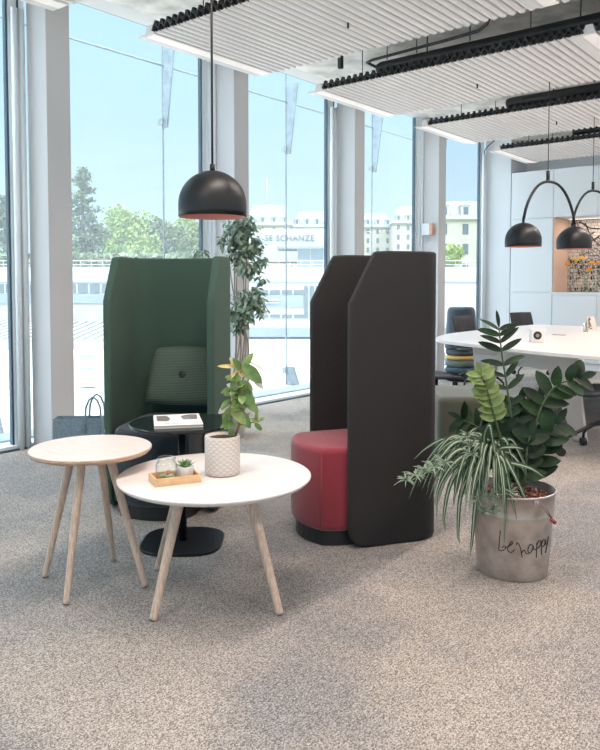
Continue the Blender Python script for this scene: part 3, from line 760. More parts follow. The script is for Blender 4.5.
# lettering
strokes = [[(48,5),(44,60),(38,130),(35,182),(60,192),(90,178),(97,155),(80,148),(66,165)], [(92,168),(140,142),(166,122),(152,110),(122,150),(118,188),(150,208),(178,182)],
           [(196,140),(204,118),(222,135),(240,190),(252,255)], [(243,225),(256,196),(274,190),(284,214),(308,222)], [(352,150),(325,135),(305,180),(315,216),(345,185),(352,140),(358,180),(384,180)],
           [(388,120),(382,255)], [(386,145),(400,110),(418,102),(422,135),(396,168),(386,160)], [(432,108),(430,230)], [(432,125),(445,92),(462,98),(458,138),(436,155)], [(465,90),(468,130),(482,120),(494,60)], [(494,60),(480,150),(466,212)]]
m = MB()
def catmull(p, n=6):
    out = []
    for i in range(len(p)-1):
        a, b, c, d = p[max(i-1, 0)], p[i], p[i+1], p[min(i+2, len(p)-1)]
        for j in range(n):
            t = j/n; out.append(tuple(.5*((2*b[k])+(-a[k]+c[k])*t+(2*a[k]-5*b[k]+4*c[k]-d[k])*t*t+(-a[k]+3*b[k]-3*c[k]+d[k])*t**3) for k in range(len(b))))
    out.append(tuple(p[-1])); return out
for s_ in strokes:
    pts = [on_bucket(495+x/9.23, 530+y/9.23) for x, y in catmull(s_)]
    m.tube(pts, .0016, 5)
m.build('lettering', mat('marker', (.015, .015, .015), .5), bucket)
# clay pebbles
random.seed(5); m = MB()
for k in range(420):
    a = random.uniform(0, 2*pi); r = (RT-.022)*sqrt(random.random()); s_ = random.uniform(.006, .010)
    c = Vector((r*cos(a), r*sin(a), BH-.058+.02*random.random()+s_)); 
    vs = [c+Vector(v)*s_*random.uniform(.8, 1.15) for v in ((1,0,0),(-1,0,0),(0,1,0),(0,-1,0),(0,0,1),(0,0,-1),(.6,.6,.6),(-.6,.6,.6),(-.6,-.6,.6),(.6,-.6,.6))]
    bm = bmesh.new()
    for v in vs: bm.verts.new(v)
    bmesh.ops.convex_hull(bm, input=bm.verts); bm.verts.index_update()
    m.add([v.co for v in bm.verts], [tuple(v.index for v in f.verts) for f in bm.faces], random.choice([0, 0, 1]), True); bm.free()
tag(m.build('clay_pebbles', [mat('clay', (.22, .08, .06), .9), mat('clay_pale', (.36, .22, .18), .9)], loc=bc), 'reddish brown clay pebbles filling the bucket', 'pebbles', kind='stuff')

zg = [mat('zz_leaf', (.010, .026, .011), .5, var=.4, vscale=20, spec=.22), mat('zz_leaf_mid', (.018, .045, .016), .5, var=.3, vscale=20, spec=.25), mat('zz_young', (.12, .18, .04), .45, var=.2, vscale=30)]
zst = mat('zz_stem', (.06, .10, .04), .5); zsty = mat('zz_young_stem', (.05, .07, .025), .5)
zz = empty('zz_plant', (bc.x, bc.y, BH-.05), A, 'tall dark leafy plant with glossy paired leaflets in the metal bucket', 'potted plant')
def ZL(px, py, dd=0.0):
    w = at(px, py, BD+dd); v = w-Vector((bc.x, bc.y, BH-.05)); return Ri @ v
def zzstem(px, dds, n, L0, W0, c, st, skip=.25, seed=0, sag=.0, L1=None, spread=1.0):
    random.seed(seed)
    P3 = [ZL(x, y, d) for (x, y), d in zip(px, dds)]
    C = [Vector(p) for p in catmull([tuple(p) for p in P3], 8)]
    m = MB(); m.tube(C, [.0075*(1-.7*i/len(C)) for i in range(len(C))], 8); m.build('stem', st, zz)
    lf = MB(); K = len(C)
    for i in range(n):
        t = skip+(1-skip)*i/(n-1); j = min(K-2, int(t*(K-1))); p = C[j]; d = (C[j+1]-C[j]).normalized()
        side = d.cross(Vector((0, -1, .15))).normalized()
        L = L0*(1-.15*t)*random.uniform(.85, 1.1)
        for sg in (-1, 1):
            dr = (d*random.uniform(.35, .75)+side*sg*spread+Vector((0, random.uniform(-.5, .35), random.uniform(-.1, .25)))).normalized()
            nn = Vector((random.uniform(-.3, .3)+.35*sg, -.9, random.uniform(.3, 1.2)))
            cc_ = c if c == 2 else (0 if random.random() < .7 else 1)
            leafmesh(lf, p, dr, nn, L, W0*random.uniform(.85, 1.1), random.uniform(.1, .6), cc_, 6, fold=.12, round_=True)
    leafmesh(lf, C[-1], (C[-1]-C[-2]), (0, -1, .4), L0*.7, W0*.6, .2, c if c == 2 else 0, 6, fold=.12)
    lf.build('foliage', zg, zz)
zzstem([(518, 480), (514, 440), (509, 400), (502, 355), (499, 328)], [-.02, .0, .02, .02, .0], 11, .115, .030, 0, zst, .28, 1)
zzstem([(527, 478), (533, 440), (541, 408), (556, 386), (578, 378)], [.0, .0, .0, -.02, -.04], 8, .115, .055, 0, zst, .22, 2)
zzstem([(507, 478), (501, 442), (493, 412), (487, 390), (481, 374)], [-.06, -.08, -.1, -.1, -.1], 9, .078, .045, 2, zsty, .45, 3)
zzstem([(508, 475), (496, 444), (479, 428), (462, 419)], [.08, .1, .1, .1], 6, .10, .042, 0, zst, .35, 4)
zzstem([(522, 478), (520, 450), (518, 425), (520, 408)], [.06, .08, .1, .1], 6, .13, .055, 0, zst, .15, 5)
zzstem([(530, 480), (537, 458), (545, 440), (556, 424)], [.05, .03, .0, -.02], 6, .12, .055, 0, zst, .1, 6)
zzstem([(516, 480), (510, 462), (505, 448), (500, 432)], [.0, -.02, -.03, -.04], 5, .12, .050, 0, zst, .1, 8)
zzstem([(525, 480), (530, 455), (534, 432), (540, 400)], [.08, .1, .12, .14], 6, .12, .055, 0, zst, .1, 9)

zzstem([(521, 482), (516, 465), (508, 452), (496, 446)], [.02, .03, .04, .05], 6, .11, .055, 0, zst, .1, 12)
zzstem([(524, 482), (526, 462), (527, 448), (530, 436)], [-.02, -.03, -.03, -.03], 6, .11, .055, 0, zst, .1, 13)
zzstem([(522, 482), (519, 460), (515, 440), (512, 420)], [.10, .12, .13, .14], 7, .12, .055, 0, zst, .1, 14)
# spider plant
sp = empty('spider_plant', (bc.x, bc.y, BH-.05), A, 'variegated spider plant spilling over the left rim of the bucket', 'potted plant')
sgm = [mat('spider_green', (.035, .075, .04), .5, var=.3, vscale=40, spec=.3), mat('spider_cream', (.34, .38, .27), .5, spec=.3)]
def strap(m, pts, W, n_up=(0, -1, .5)):
    C = [Vector(p) for p in catmull([tuple(p) for p in pts], 5)]; K = len(C); o = len(m.v)
    for i, p in enumerate(C):
        t = i/(K-1); w = W*.5*(min(1, .45+t*3)*(1-t**2.2)+.02)
        d = (C[min(i+1, K-1)]-C[max(i-1, 0)]).normalized(); up = Vector(n_up)
        s_ = d.cross(up); s_ = s_.normalized() if s_.length > 1e-4 else Vector((1, 0, 0)); nn = s_.cross(d)
        for a, h in ((-1, .25), (-.26, .0), (.26, .0), (1, .25)): m.v.append(tuple(p+s_*a*w+nn*h*w))
    for i in range(K-1):
        for j in range(3):
            a = o+i*4+j; m.f.append((a, a+1, a+5, a+4)); m.mi.append(1 if j == 1 else 0); m.sm.append(True)
random.seed(21); m = MB()
for k in range(120):
    a = random.uniform(pi*.62, pi*1.62) if k < 100 else random.uniform(0, 2*pi)       # mostly to the left and front
    base = ZL(492, 468, -.04)+Vector((random.uniform(-.03, .03), random.uniform(-.03, .03), random.uniform(-.0, .03)))
    R = random.uniform(.12, .29)*(1.08 if cos(a) < 0 else .6); h = random.uniform(.03, .12); drop = random.uniform(.02, .24)*(1 if k < 100 else .3)
    dx, dy = cos(a), sin(a)*.85
    pts = [base, base+Vector((dx*R*.25, dy*R*.25, h*.75)), base+Vector((dx*R*.6, dy*R*.6, h)), base+Vector((dx*R*.92, dy*R*.92, h*.45-drop*.25)), base+Vector((dx*R*1.1, dy*R*1.1, -drop*.75))]
    strap(m, pts, random.uniform(.016, .026), (dx*.2, -.8, .7))
# a few measured long leaves hanging in front of the bucket
for pts_ in ([(492, 468), (496, 456), (504, 462), (512, 500), (517, 520)], [(492, 468), (500, 452), (512, 470), (526, 500), (530, 512)], [(490, 468), (500, 460), (503, 480), (505, 505), (504, 545)], [(490, 468), (480, 462), (462, 490), (458, 530), (460, 545)],
             [(490, 466), (478, 450), (455, 462), (438, 490), (437, 520)], [(490, 466), (474, 456), (452, 480), (444, 515), (446, 532)], [(492, 464), (484, 440), (489, 425), (492, 436), (494, 450)], [(492, 466), (498, 450), (512, 447), (524, 449)], [(492, 466), (505, 462), (530, 468), (545, 478)], [(490, 468), (484, 470), (476, 500), (472, 540), (470, 555)]):
    strap(m, [ZL(x, y, -.06-.11*min(1, i/2)) for i, (x, y) in enumerate(pts_)], .025)
m.build('strap_leaves', sgm, sp)
m = MB(); rn = MB(); PLS = []
def plantlet(p, R, n):
    for k in range(n):
        a = random.uniform(0, 2*pi); e = random.uniform(-.5, .7); L = R*random.uniform(.7, 1.2)
        d = Vector((cos(a)*cos(e), sin(a)*cos(e), sin(e)))
        strap(m, [p, p+d*L*.5+Vector((0, 0, .006)), p+d*L], .0065)
for path, cl in (([(490, 466), (470, 458), (445, 464), (412, 480)], [(406, 480), (415, 475), (424, 471), (434, 467), (445, 463)]), ([(492, 468), (488, 474), (486, 492), (488, 505)], [(488, 498), (500, 488), (478, 500), (492, 510), (508, 494), (482, 512)]), ([(490, 466), (480, 450), (470, 440), (467, 434)], [(467, 436), (470, 446), (473, 455)])):
    P3 = [ZL(x, y, -.05-.12*min(1, i/2)) for i, (x, y) in enumerate(path)]
    rn.tube([Vector(p) for p in catmull([tuple(p) for p in P3], 5)], .0016, 5)
    PLS.append([ZL(c[0], c[1], -.17) for c in cl])
rn.build('runners', sgm[1], sp); PLM = [mat('plantlet_green', (.12, .19, .12), .45), mat('plantlet_cream', (.42, .48, .36), .45)]
for cl in PLS:
    for c in cl:
        m = MB(); plantlet(c, .052, 20); m.build('plantlet', PLM, sp)

# ------------------------------------------------------------------ weeping fig behind the green chair
fp = Vector((-4.30, 4.33, 0)); FD = -fp.x*sin(A)+fp.y*cos(A)
fg = empty('weeping_fig', fp, A, 'tall slender weeping fig with small leaves behind the green chair', 'potted plant')
MB().prism(rpoly([(-.12, -.12), (.12, -.12), (.12, .12), (-.12, .12)], .02, 3), 0, .26).build('pot', mat('grey_planter', (.30, .30, .29), .7), fg, bevel=.006)
MB().box((-.108, -.108, .255), (.108, .108, .265)).build('soil', mat('soil', (.05, .025, .018), .95), fg)
fst = mat('fig_stem', (.24, .20, .16), .7)
def FL(px, py, dd=0): return Ri @ (at(px, py, FD+dd)-fp)
fleaf = [mat('fig_leaf', (.13, .21, .14), .45, var=.3, vscale=15), mat('fig_leaf_pale', (.30, .38, .29), .45, var=.2, vscale=15)]
random.seed(9); m = MB(); ms = MB()
for k in range(6):
    b0 = Vector((random.uniform(-.05, .05), random.uniform(-.05, .05), .26)); x1 = random.uniform(232, 250)
    C = catmull([tuple(b0), tuple(FL(236+k*2.5, 350, random.uniform(-.05, .05))), tuple(FL(x1, 290, random.uniform(-.1, .1))), tuple(FL(x1+random.uniform(-6, 6), 235, random.uniform(-.1, .1)))], 6)
    ms.tube([Vector(c) for c in C], [.008*(1-.6*i/len(C)) for i in range(len(C))], 6)
ms.build('stems', fst, fg)
def figcl(cx, cy, rx, ry, n):
    for k in range(int(n*1.9)):
        while True:
            u, v, w = random.uniform(-1, 1), random.uniform(-1, 1), random.uniform(-1, 1)
            if u*u+v*v+w*w < 1: break
        p = FL(cx+u*rx, cy+v*ry, w*rx/735*FD*1.1)
        a = random.uniform(0, 2*pi); d = Vector((cos(a), sin(a)*.8, random.uniform(-1.1, .1)))
        leafmesh(m, p, d, (random.uniform(-.5, .5), -.6, 1), random.uniform(.045, .075), random.uniform(.022, .032), .5, random.choice([0, 0, 1]), 3, fold=.1)
for c in ((236, 230, 13, 14, 70), (246, 226, 12, 12, 60), (240, 250, 14, 14, 90), (252, 246, 13, 12, 70), (248, 268, 12, 9, 50), (262, 262, 6, 6, 14), (262, 280, 5, 5, 10), (243, 305, 15, 18, 110), (252, 300, 13, 14, 80), (238, 322, 11, 12, 60), (262, 305, 6, 10, 14), (222, 240, 5, 8, 14), (200, 254, 8, 6, 16)): figcl(*c)
m.build('foliage', fleaf, fg)
m = MB()
for (x, y, X_, Y_) in ((262, 370, 292, 318), (258, 372, 284, 322), (256, 370, 276, 330), (254, 372, 268, 326), (260, 360, 272, 350)):
    a = FL(x, y); b = FL(X_, Y_); s0 = Vector((.03, 0, .27)); m.tube([s0, s0.lerp(a, .6), a, a.lerp(b, .5)+Vector((0, 0, .01)), b], [.002, .002, .0018, .0014, .0005], 4)
m.build('dry_grass', mat('dry_grass', (.28, .26, .22), .8), fg)

# ------------------------------------------------------------------ carrier bag by the first column
bgp = fl(77, 5.22)
bg = empty('carrier_bag', bgp, A+radians(4), 'grey felt carrier bag standing at the foot of the first column', 'bag')
felt = mat('grey_felt', (.22, .29, .34), .95, var=.2, vscale=60, bump=.4); felt2 = mat('dark_lining', (.03, .032, .035), .9)
m = MB(); w, d_, h = .165, .065, .305
t_ = .006
for (a, b) in (((-w, -d_, 0), (w, -d_+t_, h)), ((-w, d_-t_, 0), (w, d_, h)), ((-w, -d_, 0), (-w+t_, d_, h)), ((w-t_, -d_, 0), (w, d_, h)), ((-w, -d_, 0), (w, d_, t_))): m.box(a, b)
m.build('bag_body', felt, bg)
MB().box((-w+.008, -d_+.008, .02), (w-.008, d_-.008, h-.02)).build('contents', felt2, bg)
for s_ in (-1, 1):
    m = MB(); m.tube([(x*.055+.115, s_*(d_+.004), z) for x, z in ((-1, h-.10), (-1, h), (-.9, h+.08), (-.5, h+.135), (0, h+.155), (.5, h+.135), (.9, h+.08), (1, h), (1, h-.10))], .0075, 8); m.build('handle', felt, bg)

# ------------------------------------------------------------------ meeting table
mt = empty('meeting_table', (-2.6, 7.3, 0), 0, 'long white meeting table with tapered slab legs', 'table')
poly = [(-3.66, 9.25), (-3.70, 7.6), (-3.66, 6.75), (-3.38, 6.10), (-2.26, 5.53), (-1.58, 5.36), (-1.50, 5.75), (-1.3, 9.25)]
poly = rpoly([(x+2.6, y-7.3) for x, y in poly], [.15, .4, .4, .25, .35, .15, .3, .15], 6)
MB().prism(list(poly), .712, .742).build('table_top', M['meeting'], mt, bevel=.004)
def slab(a0, a1, b0, b1, z0, z1, th=.045):
    a0, a1, b0, b1 = map(Vector, (a0, a1, b0, b1)); n = Vector(((a1-a0).y, -(a1-a0).x)).normalized()*th/2
    vs = [(*(a0-n), z0), (*(a1-n), z0), (*(a1+n), z0), (*(a0+n), z0), (*(b0-n), z1), (*(b1-n), z1), (*(b1+n), z1), (*(b0+n), z1)]
    return MB().add(vs, [(0,3,2,1),(4,5,6,7),(0,1,5,4),(1,2,6,5),(2,3,7,6),(3,0,4,7)])
o2 = Vector((2.6, -7.3))
def rel(x, y): return (x+2.6, y-7.3)
for (fx, fy, tx, ty) in ((-1.95, 5.93, -2.05, 5.72), (-3.02, 6.45, -2.85, 6.12), (-1.9, 8.9, -1.9, 9.0), (-3.2, 8.9, -3.1, 9.0)):
    f = Vector(rel(fx, fy)); t0 = Vector(rel(tx, ty)); u = Vector((cos(radians(-20)), sin(radians(-20))))
    slab(f-u*.06, f+u*.055, t0-u*.17, t0+u*.15, 0, .70).build('leg', M['meeting_leg'], mt, bevel=.012, seg=3)
u = (Vector((-2.0, 5.75))-Vector((-2.9, 6.12)))
slab(rel(-2.98, 6.2), rel(-1.98, 5.83), rel(-3.0, 6.2), rel(-1.96, 5.83), .56, .711).build('apron', M['meeting_leg'], mt, bevel=.003)
MB().box((-.5, -.9, .64), (.7, 1.6, .711)).build('under_frame', M['meeting_leg'], mt)
MB().box((-.15, .12, .7422), (-.02, .165, .7445)).build('cable_slot', M['black'], mt)
bt = on(536.5, 342, .742); bt = Vector((bt.x, bt.y, .742))
wb = empty('white_speaker_box', bt, A+radians(-3), 'small white cube with a round black front on the meeting table', 'speaker')
MB().box((-.056, -.05, 0), (.056, .05, .118)).build('cube_body', mat('white_plastic', (.72, .68, .65), .4), wb, bevel=.006)
m = MB(); m.tube([(-.005, -.053, .062), (-.005, -.049, .062)], .036, 28); m.build('round_face', M['black'], wb)
m = MB(); m.tube([(-.005, -.055, .062), (-.005, -.052, .062)], .016, 20); m.build('round_centre', mat('grey_ring', (.25, .25, .26), .4), wb)
ms_p = fl(593, 8.2, .7425)
ms = empty('table_sign', ms_p, A, 'small cream folded card with a dark pattern at the right end of the meeting table', 'card')
m = MB()
m.add([(-.055, -.03, 0), (.045, -.05, 0), (.02, 0, .155), (-.07, 0, .155), (-.055, -.028, 0), (.045, -.048, 0), (.022, .003, .155), (-.068, .003, .155)], [(0,1,2,3),(7,6,5,4),(0,4,5,1),(1,5,6,2),(2,6,7,3),(3,7,4,0)])
m.add([(-.055, .05, 0), (.045, .05, 0), (.02, .004, .155), (-.07, .004, .155), (-.055, .053, 0), (.045, .053, 0), (.022, .007, .155), (-.068, .007, .155)], [(0,1,2,3),(7,6,5,4),(0,4,5,1),(1,5,6,2),(2,6,7,3),(3,7,4,0)])
m.build('card', mat('cream_card', (.66, .57, .50), .6), ms)
m = MB(); random.seed(2)
for k in range(9):
    z = .02+.014*k; t = z/.155; x = -.05-.015*t+random.uniform(0, .015); y = -.032+.03*t-.003
    m.box((x, y-.001, z), (x+random.uniform(.012, .028), y+.0005, z+.010))
m.build('printed_pattern', mat('brown_ink', (.10, .06, .05), .6), ms)
gl_ = fl(586.5, 8.02, .7425)
g_ = tag(MB().lathe([(.001, 0), (.028, 0), (.029, .003), (.001, .003)], n=24).build('coaster', M['black'], loc=gl_), 'round black coaster under the glass beside the folded card', 'coaster')
tag(MB().lathe([(.001, 0), (.024, 0), (.028, .09), (.026, .09), (.022, .004), (.001, .004)], n=24).build('drinking_glass', M['jar'], loc=gl_+Vector((0, 0, .0032))), 'clear drinking glass on the black coaster', 'glass')

# ------------------------------------------------------------------ meeting chairs
def chair():
    t = empty('meeting_chair', (0, 0, 0), 0)
    # seat pad curved, faces local +X
    m = MB(); n = 10; vs = []
    for z_ in (0, .028):
        for i in range(n+1):
            for j in range(n+1):
                u = -1+2*i/n; v = -1+2*j/n
                x = .215*u*sqrt(1-v*v*.32); y = .225*v*sqrt(1-u*u*.28)
                vs.append((x, y, .46+z_-.018*max(0, u)**2+.012*v*v))
    N = (n+1)**2; fs = []
    for s_ in (0, 1):
        for i in range(n):
            for j in range(n): a = s_*N+i*(n+1)+j; fs.append((a, a+1, a+n+2, a+n+1))
    rim = [i*(n+1) for i in range(n+1)]+[n*(n+1)+j for j in range(1, n+1)]+[i*(n+1)+n for i in range(n-1, -1, -1)]+[j for j in range(n-1, 0, -1)]
    for a, b in zip(rim, rim[1:]+rim[:1]): fs.append((a, b, N+b, N+a))
    m.add(vs, fs, 0, True); m.build('seat', M['seatblack'], t, bevel=.006)
    m = MB(); vs = []; n = 10
    for z_ in (0, .02):
        for i in range(n+1):
            for j in range(7):
                v = -1+2*i/n; h = j/6
                vs.append((-.235-.03*h+.05*v*v-z_-.03*h*h, .215*v*(1-.06*h), .60+.27*h))
    N = (n+1)*7; fs = []
    for s_ in (0, 1):
        for i in range(n):
            for j in range(6): a = s_*N+i*7+j; fs.append((a, a+1, a+8, a+7))
    rim = [i*7 for i in range(n+1)]+[n*7+j for j in range(1, 7)]+[i*7+6 for i in range(n-1, -1, -1)]+[j for j in range(5, 0, -1)]
    for a, b in zip(rim, rim[1:]+rim[:1]): fs.append((a, b, N+b, N+a))
    m.add(vs, fs, 0, True); m.build('backrest', M['seatblack'], t, bevel=.004)
    for s_ in (-1, 1):
        MB().tube([(-.05, s_*.12, .455), (-.2, s_*.16, .45), (-.255, s_*.17, .5), (-.268, s_*.17, .66)], .009, 8).build('back_support', M['black'], t)
    MB().tube([(0, 0, .20), (0, 0, .46)], .024, 16).build('gas_column', M['black'], t)
    for k in range(4):
        a = .09+k*pi/2; ca, sa = cos(a), sin(a)
        MB().tube([(0, 0, .24), (ca*.10, sa*.10, .225), (ca*.28, sa*.28, .14), (ca*.325, sa*.325, .10), (ca*.33, sa*.33, .062)], [.016, .014, .012, .011, .010], 10).build('base_arm', M['black'], t)
        w_ = MB().tube([(ca*.33-sa*.018, sa*.33+ca*.018, .031), (ca*.33+sa*.018, sa*.33-ca*.018, .031)], .031, 16); w_.build('caster', M['black'], t)
    return t
base = chair()
spots = [((-1.66, 5.56), 219, 0, 'black meeting chair at the right edge, tucked under the near end of the table'),
         (tuple(fl(535, 10.0)[:2]), -20, 0, 'black-backed meeting chair standing behind the far end of the table'),
         (tuple(fl(480, 8.8)[:2]), -10, 0, 'dark grey-backed meeting chair in front of the dark stool stack'),
         (tuple(fl(436, 6.25)[:2]), 50, 0, 'black meeting chair half hidden behind the charcoal high-backed chair'),
         (tuple(fl(521, 8.3)[:2]), 0, 0, 'meeting chair under the table with its star base showing behind the plant')]
spots = spots[:4]
for i, ((x, y), a, _, lab) in enumerate(spots):
    o = base if i == 0 else copy_tree(base)
    o.location = (x, y, 0.0); o.rotation_euler = (0, 0, radians(a)); tag(o, lab, 'chair', 'black meeting chairs')

# stack of round pads with a dark tapered stool on top
sp0 = fl(461.5, 9.6)
cols = [('round_pad', (.03, .04, .045), 'black round seat pad, lowest of the stack behind the table'), ('round_pad', (.05, .09, .11), 'dark blue round seat pad, second from the bottom of the stack'), ('round_pad', (.15, .18, .17), 'grey green round seat pad, third from the bottom of the stack'), ('round_pad', (.58, .38, .12), 'ochre patterned round seat pad in the middle of the stack'), ('round_pad', (.10, .11, .12), 'grey round seat pad, topmost of the stack')]
z = 0
for k, (nm, c, lab) in enumerate(cols):
    h = (.10, .085, .09, .06, .085)[k]
    o = MB().lathe([(.001, 0), (.17, 0), (.195, .012), (.2, h*.5), (.195, h-.012), (.17, h), (.001, h)], n=40).build(nm, mat('pad_%d' % k, c, .95, bump=.3), loc=(sp0.x, sp0.y, z+.0005*k))
    tag(o, lab, 'seat pad', 'round seat pads stacked by the window'); z += h
st = empty('tapered_stool', (sp0.x, sp0.y, z+.004), 0, 'dark blue tapered upholstered stool standing on the stack of pads', 'stool')
hh = .96-z
MB().lathe([(.001, 0), (.205, 0), (.208, .02), (.19, hh*.6), (.178, hh-.05), (.165, hh-.015), (.14, hh), (.001, hh)], n=44).build('upholstery', mat('navy_wool', (.035, .055, .075), .9, var=.2, vscale=80, sheen=.4), st)
MB().lathe([(.206, .018), (.209, .024), (.206, .030)], n=44).build('piping', M['black'], st)

# ------------------------------------------------------------------ pendant lamps
R_ = .160
def dome(parent, loc):
    prof = []
    for k in range(13):
        a = pi/2*(1-k/12); prof.append((max(.012, R_*cos(a)), .058+(.216-.058)*sin(a)))
    prof += [(R_, .03), (R_-.001, 0), (R_-.004, 0), (R_-.005, .03)]
    n_out = len(prof)-1
    m = MB(); m.lathe(prof[:n_out], n=64); o = m.build('shade', M['blackm'], parent, loc=loc)
    inn = [(R_-.004, .0), (R_-.005, .03)]
    for k in range(13):
        a = pi/2*k/12; inn.append((max(.001, (R_-.005)*cos(a)), .055+(.208-.055)*sin(a)))
    MB().lathe(inn, n=64).build('shade_lining', M['copper'], parent, loc=loc)
    MB().tube([(0, 0, .212), (0, 0, .245)], .012, 14).build('cap', M['blackm'], parent, loc=loc)
    MB().lathe([(.001, .06), (.02, .065), (.034, .085), (.036, .11), (.025, .14), (.015, .155), (.015, .19)], n=24).build('bulb', mat('bulb', (.85, .8, .75), .3, emit=(1, .8, .6), estr=.6), parent, loc=loc)
pd = fl(213, 3.48); zb = at(213, 217, 3.48).z
pn = empty('pendant_lamp', (pd.x, pd.y, 0), 0, 'single black dome pendant hanging in front of the windows', 'lamp')
dome(pn, (0, 0, zb))
MB().tube([(0, 0, zb+.24), (0, 0, 3.06)], .0055, 8).build('cord', M['black'], pn)
MB().lathe([(.001, 3.03), (.05, 3.03), (.05, 3.058), (.001, 3.058)], n=24, smooth=False).build('ceiling_rose', M['black'], pn)
def arch(pxl, pxa, pxr, ya, yd, d0, lab):
    a = at(pxa, ya, d0); l = fl(pxl, d0-.05); r = fl(pxr, d0+.38); zt = a.z; zd = at(pxl, yd, d0).z+.24
    t = empty('arched_pendant_lamp', (a.x, a.y, 0), 0, lab, 'lamp')
    org = Vector((a.x, a.y, 0)); pts = []
    for k in range(25):
        u = -1+2*k/24; s_ = l.lerp(r, (u+1)/2)-org
        s_.z = zd+(zt-.02-zd)*(1-abs(u)**2.3)**.75 if abs(u) < 1 else zd
        pts.append(s_)
    MB().tube(pts, .013, 12).build('arch', M['blackm'], t)
    for q_ in (l, r):
        dome(t, (q_.x-a.x, q_.y-a.y, zd-.24))
    MB().tube([(0, 0, zt-.03), (0, 0, zt+.055)], .016, 12).build('cord_grip', M['blackm'], t)
    MB().tube([(0, 0, zt+.05), (0, 0, 3.5)], .004, 8).build('cord', M['black'], t)
    return t
arch(522.5, 548, 573.5, 177, 247, 6.7, 'black double dome pendant on an arch, the one hanging nearer over the table')
arch(571, 593, 614, 187, 248, 8.1, 'black double dome pendant on an arch at the right edge, farther back')

# ------------------------------------------------------------------ outside
GZ = -4.2
def stoneground():
    return mat('plaza_paving', (.50, .49, .47), .8, var=.18, vscale=.12)
struct(MB().box((-400, -200, GZ-.5), (60, 400, GZ)).build('ground', stoneground()), 'pale sunlit paved square outside the windows', 'ground')
def CF(name, m, mt, parent=None, **k):   # things built square to the far street, which lies across the view
    o = m.build(name, mt, parent, **k)
    if parent is None: o.rotation_euler = (0, 0, A)
    return o
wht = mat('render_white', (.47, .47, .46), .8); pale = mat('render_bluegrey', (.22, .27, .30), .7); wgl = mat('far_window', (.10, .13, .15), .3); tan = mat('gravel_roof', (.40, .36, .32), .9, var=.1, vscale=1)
def zz_(y, d): return H+(285-y)*d/735
def xx_(x, d): return (x-300)*d/735
D = 74.0
lowb = empty('station_building', (0, 0, 0), A, 'long low white building with window bands across the square', 'building')
def FB(name, x0, x1, y0, y1, d, depth, mt, parent):  # block given by its frontage and the heights it spans
    MB().box((xx_(x0, d), d, zz_(y1, d)), (xx_(x1, d), d+depth, zz_(y0, d))).build(name, mt, parent)
FB('wall', -160, 520, 267, 336.5, D, 5.5, wht, lowb)
FB('plinth', -160, 520, 328, 337, D-.3, .29, pale, lowb)
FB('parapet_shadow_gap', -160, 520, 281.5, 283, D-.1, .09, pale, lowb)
FB('panel_band', -160, 240, 294, 303, D-.2, .19, pale, lowb); FB('panel_band', 245, 303, 295, 306.5, D-.2, .19, pale, lowb)
for x in range(-150, 240, 12): FB('window', x, x+9.5, 284, 293, D-.15, .14, wgl, lowb)
for x in range(246, 300, 12): FB('window', x, x+10, 290, 294.5, D-.15, .14, wgl, lowb); FB('window', x, x+10, 314.5, 318, D-.15, .14, wgl, lowb)
for x in range(304, 320, 6): FB('window', x, x+4, 286, 318, D-.15, .14, wgl, lowb)
for k, x in enumerate(range(262, 280, 3)): FB('sign_letter', x, x+2.2, 298, 300.8, D-.4, .12, wht, lowb)
FB('sign_line', 263, 279, 302.4, 303.2, D-.4, .12, wht, lowb)
# glazed lean-to roof in front, left part
lt = empty('glazed_canopy', (0, 0, 0), A, 'sloping glazed canopy with white bars in front of the low building', 'canopy')
d1 = D-12; m = MB(); xa, xb = xx_(-120, d1), xx_(112, d1)
m.add([(xa, d1, zz_(340, d1)), (xb, d1, zz_(340, d1)), (xb, D-1, zz_(322, D-1)), (xa, D-1, zz_(322, D-1)), (xa, d1, zz_(340, d1)-.2), (xb, d1, zz_(340, d1)-.2), (xb, D-1, zz_(322, D-1)-.2), (xa, D-1, zz_(322, D-1)-.2)], [(0,1,2,3),(7,6,5,4),(0,4,5,1),(1,5,6,2),(2,6,7,3),(3,7,4,0)])
m.build('glazing', mat('canopy_glass', (.30, .33, .35), .3), lt)
m = MB()
for k in range(24):
    x = xa+(xb-xa)*k/23; m.tube([(x, d1-.05, zz_(340, d1)+.1), (x+.6, D-1, zz_(322, D-1)+.1)], .11, 4)
m.build('glazing_bars', wht, lt)
MB().box((xa, D-1.2, zz_(322, D)), (xb, D-.4, zz_(311, D))).build('tiled_band', tan, lt)
MB().box((xa, d1, GZ), (xb, d1+.4, zz_(340, d1)-.2)).build('front_wall', wht, lt)
kiosk = empty('kiosk', (0, 0, 0), A, 'white advertising kiosk on the square seen left of the green chair', 'kiosk')
FB('kiosk_body', 77.5, 93, 345, 387.5, 38.5, .8, mat('kiosk_white', (.46, .49, .51), .5), kiosk); 
for y in (356, 368): FB('kiosk_joint', 77.5, 93, y, y+.6, 38.47, .025, pale, kiosk)
# white wall with lettering, pavilion with flat roof
wb_ = empty('lettered_building', (0, 0, 0), A, 'white block with grey capital lettering seen through the second window', 'building')
FB('wall', 236, 332, 229, 262, 86, 6, wht, wb_)
text_mesh('lettering', 'SE SCHANZE', .95, .03, mat('letter_grey', (.10, .11, .12), .6), wb_, (xx_(265, 85.9), 85.9, zz_(241, 85.9)), (radians(90), 0, 0), 1.08)
pv = empty('glass_pavilion', (0, 0, 0), A, 'glass pavilion with a thin flat roof on the far terrace', 'building')
FB('glazing', 297, 352, 249, 268.5, 79, 5, mat('pavilion_glass', (.25, .33, .37), .3), pv); FB('roof', 277, 356, 246.5, 248.5, 78, 7, pale, pv)
for x in (297, 310, 323, 336, 349): FB('post', x, x+.8, 249, 268.5, 78.8, .15, wht, pv)
